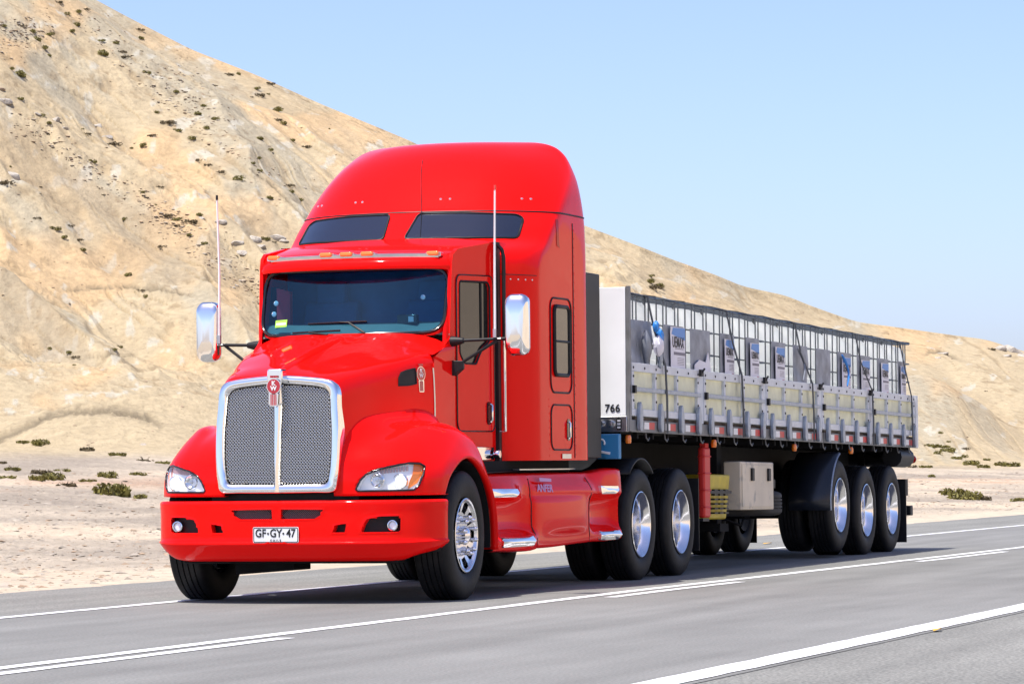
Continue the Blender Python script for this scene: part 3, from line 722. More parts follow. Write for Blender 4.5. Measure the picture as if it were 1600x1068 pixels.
# emblem tab and badge
tb = MB(); o_ = rpoly([(.062, 1.828), (.066, 1.76), (.052, 1.70), (.058, 1.545), (-.058, 1.545), (-.052, 1.70), (-.066, 1.76), (-.062, 1.828)], .018)
tb.prism([(-1.075, a, b) for a, b in o_], (.10, 0, 0)); tbo = tb.build("emblem_mount", M['chrome'], TR, smooth=30, bevel=.01)
def badge(parent, T_, s_=1.):
    """kw roundel with striped tail; T_ maps (right, up, out) to world"""
    def disc(r0, r1, n=28, z=0): return [(r0*math.cos(2*PI*k/n), r1*math.sin(2*PI*k/n)) for k in range(n)]
    def put(name, pts, d0, d1, m, par):
        mb = MB(); mb.prism([T_ @ Vector((a*s_, b*s_, d0*s_)) for a, b in pts], (T_.to_3x3() @ Vector((0, 0, (d1-d0)*s_)))); return mb.build(name, m, par, smooth=0)
    e = put("badge", disc(.060, .062), 0, .008, M['chrome'], parent)
    put("enamel", disc(.054, .056), .0081, .010, M['emb'], e)
    put("tail", rpoly([(-.038, -.055), (.038, -.055), (.033, -.155), (-.033, -.155)], .008), 0, .008, M['chrome'], e)
    for i in range(4):
        x = -.0265+.0135*i; put("tail_stripe", [(x, -.062), (x+.009, -.062), (x+.009, -.148), (x, -.148)], .0081, .0095, M['emb'], e)
    for i in range(3): put("crown_bar", [(-.03+.022*i, .066), (-.03+.022*i+.016, .066), (-.03+.022*i+.016, .083), (-.03+.022*i, .083)], 0, .008, M['emb'], e)
    MM = T_ @ Matrix.Translation((0, .022*s_, .0115*s_)); text("badge_letter", "K", .048*s_, M['white'], e, MM, .001, .0016*s_)
    MM = T_ @ Matrix.Translation((0, -.018*s_, .0115*s_)); text("badge_letter", "W", .048*s_, M['white'], e, MM, .001, .0016*s_)
    return e
badge(tbo, FRONT((-1.086, 0, 1.693)), 1.0)

# hood side intake, side badge, grey strip
for sg, cf_ in ((-1, nose_side), (1, nose_side_far)):
    q = [(-.225, 1.70), (-.215, 1.76), (-.178, 1.805), (-.10, 1.825), (.012, 1.842), (.012, 1.72), (-.1, 1.705)]
    mb = MB(); P1 = cf_.loop(q, .004); mb.tube(P1, .006, 6, closed=True)
    it = cf_.patch(q, .003, .03, 3, mb).build("hood_intake", M['blk'], hood)
    h0 = cf_.p(.077, 1.80, .002)
    if sg < 0: badge(hood, frame(h0, (1, -.28, 0), (0, .04, 1)), .95)
    else: badge(hood, frame(h0, (-1, -.28, 0), (0, -.04, 1)), .95)
    q = [(.262, 1.42), (.262, 1.85), (.245, 1.85), (.245, 1.42)]
    cf_.patch(q, .006, .03, 1).build("hood_edge_trim", M['steel'], hood)

# ------------------------------------------------------------------ cab
def cy_(x): return .835+.11*max(0, x-.60)/.9          # half width of the cab side
def csz(x): return 2.80+.13*(x-.7)/.8            # top of cab side
cab = MB()
# side walls with door opening ; outline in (x, z)
WIN = [(.815, 1.98), (.815, 2.30), (.82, 2.575), (1.34, 2.585), (1.38, 2.55), (1.38, 2.10), (1.25, 2.04), (1.16, 1.955), (1.12, 1.90), (.90, 1.90)]
DOOR = rpoly([(.76, 1.345), (.76, 2.625), (1.44, 2.64), (1.46, 1.345)], .07, 5)
def samp(poly, n=72, c=None):
    q = dense(poly, .004); q = np.array(q); c = np.mean(q, 0) if c is None else np.array(c)
    a = np.arctan2(q[:, 1]-c[1], q[:, 0]-c[0]); out = []
    for k in range(n):
        t = -PI+2*PI*k/n; i = np.argmin(np.abs((a-t+PI) % (2*PI)-PI)); out.append(tuple(q[i]))
    return out
cc = (1.11, 2.1)
so = [(.27, 1.2), (.27, 1.93), (.45, 1.99), (.64, 2.10), (.70, 2.78), (.8, 2.84), (1.5, 2.93), (1.5, 1.1), (.5, 1.1)]
for sg in (1, -1):
    A = [(x, cy_(x)*sg, z) for x, z in samp(so, 96, cc)]; B = [(x, cy_(x)*sg, z) for x, z in samp(DOOR, 96, cc)]
    cab.ring(A, B, (0, -.03*sg, 0))
# roof and upper front of the cab
def roofrow(x, hw, zc, ze):
    return [(x, t*hw, ze+(zc-ze)*(1-abs(t)**2.6)) for t in (-1, -.93, -.8, -.5, -.2, 0, .2, .5, .8, .93, 1)]
rr = []
for x0, xe, hw, zc, ze in ((.56, .70, .81, 2.775, 2.74), (.60, .72, .825, 2.80, 2.76), (.70, .80, .84, 2.835, 2.80), (1.0, 1.05, .875, 2.90, 2.85), (1.3, 1.32, .905, 2.945, 2.895), (1.55, 1.55, .94, 2.98, 2.93), (1.75, 1.75, .96, 3.0, 2.94)):
    rr.append([(x0+(xe-x0)*abs(t)**2.5, t*hw, ze+(zc-ze)*(1-abs(t)**2.6)) for t in (-1, -.93, -.8, -.5, -.2, 0, .2, .5, .8, .93, 1)])
RRG = crgrid(np.array(rr), 4, 4); cab.grid(RRG)
ed = RRG[:, 0]; cab.grid(np.stack([ed, np.stack([ed[:, 0], -np.array([cy_(x) for x in ed[:, 0]]), ed[:, 2]-.05], -1)], 1))
ed = RRG[:, -1]; cab.grid(np.stack([ed, np.stack([ed[:, 0], np.array([cy_(x) for x in ed[:, 0]]), ed[:, 2]-.05], -1)], 1))
# windshield surround : outer loop (cab) to inner loop (glass)
def wsx(y, z):       # windshield surface
    t = (z-2.13)/(2.67-2.13); return .40+.20*t+(.20-.06*t)*(abs(y)/.80)**2.3
wso = []; wsi = []
def wloop(hw_b, hw_t, zb, zbe, zt, r, n=16):
    base = rpoly([(-hw_b, zbe), (-hw_t, zt), (hw_t, zt), (hw_b, zbe), (.3, zb), (-.3, zb)], r, 6)
    return dense([(y, z) for y, z in base], .04)
gl = wloop(.80, .805, 2.135, 2.15, 2.68, .15)
gp = [(wsx(y, z), y, z) for y, z in gl]
gc = (0, 2.4)
op = []
for y, z in gl:
    yy = y*1.03; zz = gc[1]+(z-gc[1])*1.10; op.append((wsx(y, z)+.012+(.03 if abs(y) > .75 else 0), yy, zz))
op2 = [(x+(.16 if abs(y) > .8 else .03), y*1.01, z) for x, y, z in op]
cab.ring(op, gp); cab.ring(op, op2)
cabo = cab.build("cab", M['red'], TR, smooth=45, recalc=False)
for k in (1, -1):  # corner pillars joining the surround to the door frame
    mb = MB(); rows = []
    for z in np.linspace(2.02, 2.80, 9):
        a = wsx(.80, min(max(z, 2.14), 2.68)); rows.append([(a-.004, .795*k, z), (a+.0, .815*k, z), (a+.03, .832*k, z), (.72, (cy_(.70)+.002)*k, z)])
    mb.grid(crgrid(np.array(rows), 1, 4)).build("pillar", M['red'], cabo, smooth=80)
MB().tube(gp, .017, 6, closed=True).build("windshield_seal", M['gloss'], TR, smooth=60)
gm_ = MB(); K = 8; n = len(gl); yc, zc = 0, 2.42
vs = [(wsx(yc, zc), yc, zc)]
for k in range(1, K+1):
    for y, z in gl: a, b = yc+(y-yc)*k/K, zc+(z-zc)*k/K; vs.append((wsx(a, b), a, b))
gm_.add(vs, [(0, 1+i, 1+(i+1) % n) for i in range(n)]+[(1+k*n+i, 1+(k+1)*n+i, 1+(k+1)*n+(i+1) % n, 1+k*n+(i+1) % n) for k in range(K-1) for i in range(n)])
wsh = gm_.build("windshield", M['glass'], TR, smooth=80)
# cowl between hood and windshield
cw = []
for t in np.linspace(-1, 1, 21):
    y = t*.825; xx = wsx(y, 2.14); hz = nose_c.t.ray_cast(Vector((.262, y*.97, 5)), Vector((0, 0, -1)))[0]
    z0 = hz.z if hz else 1.98
    cw.append([(.255, y*1.0, z0-.006), (.30, y*1.01, z0+.004), (xx-.02, y*1.02, max(2.02, 2.145-.10*abs(t)**6)), (xx+.03, y*1.02, 2.13-.10*abs(t)**6)])
MB().grid(np.array(cw)).build("cowl", M['red'], TR, smooth=70)
# visor
vp = [(.03, 2.675), (.0, 2.672), (-.012, 2.70), (.0, 2.735), (.035, 2.762), (.075, 2.775), (.12, 2.785)]
def vx(y): return .445+.24*(abs(y)/.84)**2.6
vr = []
for y in np.linspace(-.84, .84, 35):
    e = max(0, abs(y)-.785)/.055
    vr.append([(vx(y)+d+.02*e, y, z-(.008*e)-.012*abs(y)**4) for d, z in vp])
vr = np.array(vr); vm = MB().grid(vr)
for k in (0, -1): vm.grid(np.stack([vr[k], vr[k]+np.array([.10, .0, -.0])], 1))
vis = vm.build("sun_visor", M['red'], TR, smooth=50)
st = []
for y in np.linspace(-.74, .74, 31): z = 2.79-.012*abs(y)**4; st.append([(vx(y)+.055, y, z-.022), (vx(y)+.052, y, z+.004), (vx(y)+.075, y, z+.012), (vx(y)+.12, y, z+.012)])
MB().grid(np.array(st)).build("visor_trim", M['steel'], vis, smooth=50)
for y in (.70, .18, 0, -.18, -.70):
    z = 2.80-.012*abs(y)**4; x = vx(y)+.045
    mb = MB(); mb.prism([(x-.012, y+a, z+b) for a, b in rrect(-.052, .052, -.017, .018, .014)], (.07, 0, 0))
    ml = mb.build("marker_light", M['orange'], TR, smooth=30, bevel=.008)
    MB().prism([(x+.02, y+a, z+b) for a, b in rrect(-.066, .066, -.024, .012, .01)], (.06, 0, 0)).build("light_base", M['steel'], ml)
# interior
ins = MB(); ins.box(1.44, 1.5, -.9, .9, 1.3, 2.85).box(.35, 1.5, -.82, .82, 1.25, 1.3).box(.78, 1.48, -.84, .84, 2.70, 2.74).box(.3, .45, -.66, .66, 1.3, 1.95); ins.build("cab_interior_reflected_blue", M['interior'], TR)
MB().grid(np.array([[(.45+.17*(abs(y)/.8)**2.3, y, 2.13), (.56+.14*(abs(y)/.8)**2, y, 2.225), (.74, y, 2.245), (.86, y, 2.18), (.88, y, 1.75)] for y in np.linspace(-.84, .84, 15)])).build("dashboard", M['dash'], TR)
for sg in (-1, 1):
    st_ = empty("seat_anchor", parent=None); bpy.data.objects.remove(st_)
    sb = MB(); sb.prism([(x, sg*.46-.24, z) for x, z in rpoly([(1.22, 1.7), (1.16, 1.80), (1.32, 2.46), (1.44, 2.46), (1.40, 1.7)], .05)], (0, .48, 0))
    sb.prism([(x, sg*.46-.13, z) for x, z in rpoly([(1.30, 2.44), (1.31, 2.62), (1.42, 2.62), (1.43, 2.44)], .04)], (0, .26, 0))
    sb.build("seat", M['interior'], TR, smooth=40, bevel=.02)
sw = MB(); ctr = Vector((.98, -.46, 2.08)); ax_ = Vector((.75, 0, .66)).normalized(); u_ = Vector((0, 1, 0)); v_ = ax_.cross(u_)
sw.tube([ctr+(u_*math.cos(a)+v_*math.sin(a))*.22 for a in np.linspace(0, 2*PI, 25)[:-1]], .014, 8, closed=True)
for a in (0, 2.1, 4.2): sw.tube([ctr, ctr+(u_*math.cos(a)+v_*math.sin(a))*.22], .012, 6)
sw.build("steering_wheel", M['blk'], TR, smooth=60)
MB().hexa([(.70, .70, 2.16), (.74, .60, 2.16), (.74, .60, 2.52), (.70, .70, 2.55), (.76, .70, 2.16), (.80, .60, 2.16), (.80, .60, 2.52), (.76, .70, 2.55)]).build("side_curtain", M['redcloth'], TR)
MB().box(.60, .66, -.57, -.40, 2.225, 2.30).build("dash_device", M['gloss'], TR, bevel=.004)
MB().box(.596, .599, -.545, -.50, 2.24, 2.285).build("device_screen", M['steel'], TR)
# sticker, suction cups
y, z = .60, 2.255; MB().prism([(wsx(a, b)-.006, a, b) for a, b in ((.655, 2.215), (.535, 2.22), (.535, 2.28), (.655, 2.275))], (.002, 0, 0)).build("windshield_sticker", M['greenst'], wsh, smooth=0)
MB().prism([(wsx(a, b)-.0075, a, b) for a, b in ((.645, 2.235), (.545, 2.238), (.545, 2.255), (.645, 2.252))], (.002, 0, 0)).build("sticker_text_block", M['white'], wsh, smooth=0)
for y, z in ((.68, 2.42), (.69, 2.33), (-.62, 2.44)):
    MB().lathe([(.0, .0), (.018, .004), (.022, .01)], (wsx(y, z)+.004, y, z), 'x', 14).build("suction_cup", M['silver'], wsh)
# wipers
for pts, bl in (([(-.20, 2.15), (-.05, 2.24), (.03, 2.245)], ((.32, 2.235), (-.20, 2.245))), ([(.12, 2.14), (.3, 2.165)], ((.46, 2.165), (.02, 2.175)))):
    wp = MB(); wp.tube([(wsx(a, b)-.035, a, b) for a, b in pts], [.010, .008, .006][:len(pts)], 6)
    wi = wp.build("wiper", M['blk'], TR, smooth=60)
    (a, b), (c_, d_) = bl
    MB().tube([(wsx(a+(c_-a)*t, b+(d_-b)*t)-.018, a+(c_-a)*t, b+(d_-b)*t) for t in np.linspace(0, 1, 6)], .008, 4).build("wiper_blade", M['gloss'], wi)

# doors
for sg in (1, -1):
    Bd = [(x, (cy_(x)+.006)*sg, z) for x, z in samp([(1.11+(a-1.11)*.988, 2.0+(b-2.0)*.993) for a, b in DOOR], 96, cc)]
    Bw = [(x, (cy_(x)+.004)*sg, z) for x, z in samp(rpoly(WIN, .035), 96, cc)]
    d = MB().ring(Bd, Bw, (0, -.03*sg, 0)).build("door", M['red'], TR, smooth=30)
    lp = [(x, (cy_(x)+.006)*sg, z) for x, z in rpoly([(.76, 1.345), (.76, 2.625), (1.44, 2.64), (1.46, 1.345)], .08, 5)]
    MB().tube(lp, .0065, 6, closed=True).build("door_seal", M['gloss'], d, smooth=60)
    wq = rpoly(WIN, .035)
    MB().add([(x, (cy_(x)-.012)*sg, z) for x, z in wq], [tuple(range(len(wq)))]).build("door_window", M['tglass'], d, smooth=0)
    MB().tube([(x, (cy_(x)+.004)*sg, z) for x, z in wq], .009, 6, closed=True).build("window_rubber", M['blk'], d, smooth=60)
    MB().tube([(1.24, (cy_(1.24)-.008)*sg, z) for z in (2.10, 2.58)], .009, 4).build("window_bar", M['blk'], d)
    ys = cy_(1.34)
    hb = MB(); y0, y1 = sorted((ys*sg, (ys+.012)*sg)); hb.prism([(a, y0, b) for a, b in rrect(1.305, 1.385, 1.40, 1.59, .03)], (0, y1-y0, 0)); h_ = hb.build("handle_recess", M['gloss'], d)
    MB().tube([(1.35, (ys+.02)*sg, 1.425), (1.35, (ys+.035)*sg, 1.44), (1.35, (ys+.035)*sg, 1.56), (1.35, (ys+.02)*sg, 1.57)], .010, 6).build("door_handle", M['chrome'], d, smooth=60)
    # kick plate, tank cap, grab bar
    kb = MB(); y0, y1 = sorted(((cy_(1.2)-.02)*sg, (cy_(1.2)+.03)*sg)); kb.box(.85, 1.50, y0, y1, 1.105, 1.215); kb.build("kick_plate", M['chrome'], TR, bevel=.004)
    MB().lathe([(0, .05), (.03, .05), (.036, .04), (.036, 0)] if sg > 0 else [(0, -.05), (.03, -.05), (.036, -.04), (.036, 0)], (1.42, (cy_(1.4)+.02)*sg, 1.155), 'y', 20).build("step_light", M['chrome'], TR, smooth=40)
    yb = cy_(1.5)+.075
    MB().tube([(1.50, (yb-.08)*sg, 1.345), (1.50, yb*sg, 1.345), (1.50, yb*sg, 2.1)], .014, 8).build("grab_bar", M['chrome'], TR, smooth=60)
    MB().tube([(1.50, yb*sg, 2.1), (1.505, yb*sg, 2.80), (1.50, (yb-.01)*sg, 2.86), (1.48, (yb-.05)*sg, 2.91)], .017, 8).build("air_duct", M['blk'], TR, smooth=60)
    # mirrors
    y0 = cy_(.6)
    for zz, rz in ((2.075, .034), (1.86, .045)):
        mbk = MB()
        if zz > 2: mbk.tube([(.68, (y0-.02)*sg, zz), (.675, (y0+.03)*sg, zz), (.67, (y0+.12)*sg, zz+.005)], [.045, .042, .022], 12)
        else: mbk.hexa([(.66, (y0-.01)*sg, zz-.08), (.78, (y0+.0)*sg, zz-.08), (.78, (y0+.0)*sg, zz+.06), (.66, (y0-.01)*sg, zz+.06),
                        (.67, (y0+.11)*sg, zz-.01), (.71, (y0+.11)*sg, zz-.01), (.71, (y0+.11)*sg, zz+.055), (.67, (y0+.11)*sg, zz+.055)])
        mbk.build("mirror_bracket", M['blk'], TR, smooth=50, bevel=.006)
    ym = 1.395 if sg < 0 else 1.325
    MB().tube([(.67, (y0+.10)*sg, 2.08), (.70, (ym-.09)*sg, 2.09)], .013, 8).tube([(.69, (y0+.08)*sg, 1.895), (.70, (ym-.16)*sg, 2.08)], .013, 8).build("mirror_arm", M['blk'], TR, smooth=60)
    # mirror head: convex chrome shell facing forward, glass facing back
    R_ = []
    for k_, (d, sc) in enumerate(((.105, .97), (.10, 1.0), (.05, 1.0), (.018, .93), (.004, .72), (0, .35))):
        R_.append([(.66+d, (ym+a*sc)*sg, 2.20+b*sc) for a, b in rrect(-.098, .098, -.25, .25, .065, 6)])
    R_ = np.array(R_); n = R_.shape[1]; sh = MB()
    for i in range(len(R_)-1): sh.ring([tuple(p) for p in R_[i]], [tuple(p) for p in R_[i+1]])
    sh.add([tuple(p) for p in R_[-1]], [tuple(range(n))])
    mir = sh.build("mirror", M['chrome'], TR, smooth=75)
    MB().add([tuple(p+np.array([-.006, 0, 0])) for p in R_[0]], [tuple(range(n))]).build("mirror_glass", M['chrome'], mir, smooth=0)
    MB().ring([tuple(p+np.array([.002, 0, 0])) for p in R_[0]], [tuple(p+np.array([-.035, 0, 0])) for p in R_[0]]).build("mirror_rim", M['red'], mir, smooth=40)
    # antenna
    ya = 1.215
    an = MB(); an.tube([(.69, ya*sg, 2.16), (.70, ya*sg, 2.7), (.69, (ya+.012)*sg, 3.30)], [.011, .010, .008], 6); ano = an.build("antenna", M['white'], TR, smooth=60)
    MB().tube([(.69, (ya+.012)*sg, 3.30), (.69, (ya+.012)*sg, 3.34)], .011, 6).build("antenna_tip", M['redlens'] if sg < 0 else M['blk'], ano)
    MB().tube([(.69, ya*sg, 2.10), (.69, ya*sg, 2.17)], .018, 8).tube([(.69, (ya-.07)*sg, 2.09), (.69, (ya+.05)*sg, 2.09)], .008, 6).build("antenna_mount", M['steel'], ano)

# ------------------------------------------------------------------ sleeper
def srow(z, pts): return [(x, y, z) for x, y in pts]
L0 = [(1.50, 0), (1.51, .35), (1.52, .70), (1.53, .90), (1.555, .985), (1.62, 1.04), (1.78, 1.12), (1.92, 1.172), (2.02, 1.182), (2.4, 1.185), (2.85, 1.186), (3.2, 1.186), (3.31, 1.172), (3.335, 1.12)]
SR = [srow(1.10, L0), srow(1.6, L0), srow(2.3, L0),
 srow(2.66, L0),
 srow(2.84, [(1.52, 0), (1.53, .35), (1.545, .70), (1.56, .89), (1.61, .99), (1.73, 1.065), (1.86, 1.13), (2.0, 1.17), (2.10, 1.182), (2.45, 1.185), (2.85, 1.186), (3.2, 1.186), (3.31, 1.172), (3.335, 1.12)]),
 srow(2.97, [(1.60, 0), (1.63, .35), (1.71, .68), (1.81, .88), (1.92, 1.0), (2.02, 1.08), (2.11, 1.14), (2.20, 1.173), (2.28, 1.182), (2.5, 1.185), (2.85, 1.186), (3.2, 1.186), (3.31, 1.170), (3.335, 1.12)]),
 srow(3.10, [(1.75, 0), (1.78, .34), (1.86, .66), (1.97, .86), (2.08, .985), (2.17, 1.065), (2.26, 1.13), (2.34, 1.17), (2.42, 1.182), (2.6, 1.185), (2.87, 1.186), (3.2, 1.184), (3.31, 1.166), (3.335, 1.115)]),
 srow(3.23, [(1.90, 0), (1.93, .33), (2.01, .64), (2.12, .84), (2.23, .97), (2.33, 1.055), (2.42, 1.12), (2.50, 1.16), (2.58, 1.177), (2.70, 1.182), (2.9, 1.182), (3.2, 1.178), (3.31, 1.158), (3.335, 1.11)]),
 srow(3.40, [(2.06, 0), (2.09, .32), (2.17, .62), (2.28, .82), (2.40, .95), (2.51, 1.035), (2.62, 1.10), (2.71, 1.14), (2.80, 1.158), (2.90, 1.163), (3.0, 1.163), (3.2, 1.158), (3.31, 1.135), (3.335, 1.09)]),
 srow(3.56, [(2.22, 0), (2.25, .31), (2.33, .60), (2.45, .79), (2.58, .92), (2.70, 1.00), (2.81, 1.06), (2.91, 1.10), (3.0, 1.118), (3.06, 1.123), (3.12, 1.123), (3.22, 1.118), (3.31, 1.10), (3.335, 1.05)]),
 srow(3.70, [(2.39, 0), (2.42, .29), (2.51, .57), (2.64, .76), (2.78, .88), (2.90, .955), (3.0, 1.01), (3.08, 1.04), (3.14, 1.058), (3.18, 1.063), (3.21, 1.063), (3.26, 1.058), (3.315, 1.04), (3.335, 1.0)]),
 srow(3.80, [(2.56, 0), (2.59, .27), (2.69, .53), (2.82, .70), (2.95, .82), (3.05, .89), (3.12, .935), (3.17, .965), (3.21, .985), (3.24, .992), (3.26, .994), (3.29, .99), (3.32, .98), (3.335, .95)]),
 srow(3.875, [(2.76, 0), (2.79, .25), (2.88, .48), (2.99, .62), (3.08, .72), (3.15, .79), (3.20, .835), (3.23, .86), (3.255, .88), (3.275, .888), (3.29, .89), (3.305, .89), (3.325, .885), (3.335, .87)]),
 srow(3.915, [(2.98, 0), (3.0, .2), (3.06, .38), (3.12, .49), (3.17, .57), (3.21, .63), (3.24, .67), (3.26, .70), (3.275, .72), (3.29, .73), (3.30, .735), (3.31, .74), (3.325, .74), (3.335, .735)]),
 srow(3.925, [(3.2, 0), (3.21, .1), (3.23, .2), (3.25, .3), (3.265, .36), (3.28, .41), (3.29, .45), (3.30, .48), (3.305, .5), (3.31, .51), (3.315, .52), (3.32, .53), (3.33, .53), (3.335, .53)]),
]
SF = []
for r in SR:
    SF.append([(x, y, z) for x, y, z in r[::-1]]+[(x, -y, z) for x, y, z in r[1:]])
SF = np.array(SF); nlow = 7
G_ = crgrid(SF, 5, 3)
sl = MB().grid(G_)
sl.add([tuple(p) for p in G_[:, 0]]+[tuple(p) for p in G_[::-1, -1]], [tuple(range(len(G_)*2))])
slo = sl.build("sleeper", M['red'], TR, smooth=60, recalc=False)
scf = Conf(sl, 'x'); ssn = Conf(sl, 'y', -1); ssf = Conf(sl, 'y', 1)
# seam of the roof fairing
k0 = 7*5; seam = [tuple(p) for p in G_[k0]]
MB().tube(seam, .0075, 5).build("roof_seam", M['blk'], slo, smooth=60)
MB().tube([(x-.003 if x < 1.9 else x, y*1.001, z) for x, y, z in [tuple(p) for p in G_[3*5+0]]][18:-18] or seam, .003, 4).build("lower_seam", M['blk'], slo)
# thin cable over the roof
cbp = [scf.p(-.24+.27*(z-2.98)/.77, z, .006) for z in np.linspace(2.98, 3.72, 14)]
MB().tube(cbp, .004, 4).build("roof_cable", M['blk'], slo)
# rivets
rv = MB()
for y in (.98, .92, .52, .45, -.28, -.36, -.92, -.98):
    p = scf.p(y, 3.345); rv.lathe([(0, -.008), (.010, -.006), (.012, .01)], p, 'x', 8)
for x in (1.62, 1.70, 1.78, 1.86): p = ssn.p(x, 2.62); rv.lathe([(0, -.006), (.008, -.004), (.010, .01)], p, 'y', 8)
rv.build("rivets", M['steel'], slo)
# upper windows
for sg in (1, -1):
    q = rpoly([(.095*sg, 2.985), (1.0*sg, 2.985), (.985*sg, 3.165), (.93*sg, 3.20), (.5*sg, 3.215), (.13*sg, 3.215)], .035)
    uw = scf.patch(q, .006, .03, 6).build("upper_window", M['dglass'], slo, smooth=70)
    MB().tube(scf.loop(q, .006, .03), .010, 6, closed=True).build("window_rubber", M['blk'], uw, smooth=60)
# side window, luggage door, handles, badge plate, seams
for sg, cf_ in ((-1, ssn), (1, ssf)):
    q = rrect(2.235, 2.82, 1.68, 2.49, .10)
    fr = MB().tube(cf_.loop(q, .002, .05), .009, 6, closed=True).build("hatch_frame", M['blk'], slo, smooth=60)
    q = rrect(2.325, 2.735, 1.83, 2.42, .06)
    so_ = cf_.patch(q, .012, .06, 3).build("side_window", M['tglass'], slo, smooth=0)
    MB().tube(cf_.loop(q, .01, .05), .018, 6, closed=True).build("window_rubber", M['blk'], so_, smooth=60)
    MB().tube([cf_.p(2.34, 2.12, .016), cf_.p(2.72, 2.12, .016)], .011, 6).build("sliding_rail", M['blk'], so_)
    q = rrect(2.235, 2.82, 1.19, 1.575, .09)
    ld = MB().tube(cf_.loop(q, .002, .05), .008, 6, closed=True).build("luggage_door", M['blk'], slo, smooth=60)
    q = rrect(2.67, 2.76, 1.27, 1.455, .03); cf_.patch(q, .006, .04, 2).build("handle_recess", M['gloss'], slo)
    MB().tube([cf_.p(2.70, 1.29, .012), cf_.p(2.70, 1.30, .024), cf_.p(2.70, 1.42, .024), cf_.p(2.70, 1.43, .012)], .009, 6).build("door_handle", M['chrome'], slo)
    bd = MB(); q = rrect(2.52, 2.77, 1.115, 1.155, .006); cf_.patch(q, .008, .04, 2, bd); bdo = bd.build("name_plate", M['steel'], slo)
    MB().tube([cf_.p(2.89, z, .001) for z in np.linspace(1.12, 3.16, 20)], .006, 5).build("panel_seam", M['blk'], slo)
    q = rpoly([(2.44, 3.17), (2.44, 2.94), (2.53, 2.925), (2.50, 2.95), (2.50, 3.17)], .02); cf_.patch(q, .004, .03, 2).build("vent_slot", red_paint("slot_red", (.5, .003, .004)) if sg < 0 else bpy.data.materials["slot_red"], slo)
    rvm = MB()
    for z in np.arange(1.15, 3.1, .075):
        for x in (2.93,): p = cf_.p(x, z); rvm.lathe([(0, .004*sg), (.006, .003*sg), (.007, -.004*sg)], p, 'y', 6)
    for z in np.arange(1.14, 1.62, .06): p = cf_.p(2.19, z); rvm.lathe([(0, .004*sg), (.006, .003*sg), (.007, -.004*sg)], p, 'y', 6)
    rvm.build("rivets", M['red'], slo)
# gap rubber between cab and sleeper, black side extenders and back
for sg in (1, -1):
    y0, y1 = sorted((.90*sg, .975*sg)); MB().box(1.48, 1.545, y0, y1, 1.08, 2.93).build("cab_gap_boot", M['blk'], TR)
    y0, y1 = sorted((1.105*sg, 1.15*sg)); MB().box(3.33, 3.80, y0, y1, 1.12, 2.76).build("side_extender", M['blk'], TR, bevel=.01)
MB().box(3.33, 3.36, -1.12, 1.12, 1.1, 3.3).build("sleeper_back", M['blk'], TR)
MB().box(.3, 3.3, -1.0, 1.0, .98, 1.098).build("cab_floor", M['chassis'], TR)

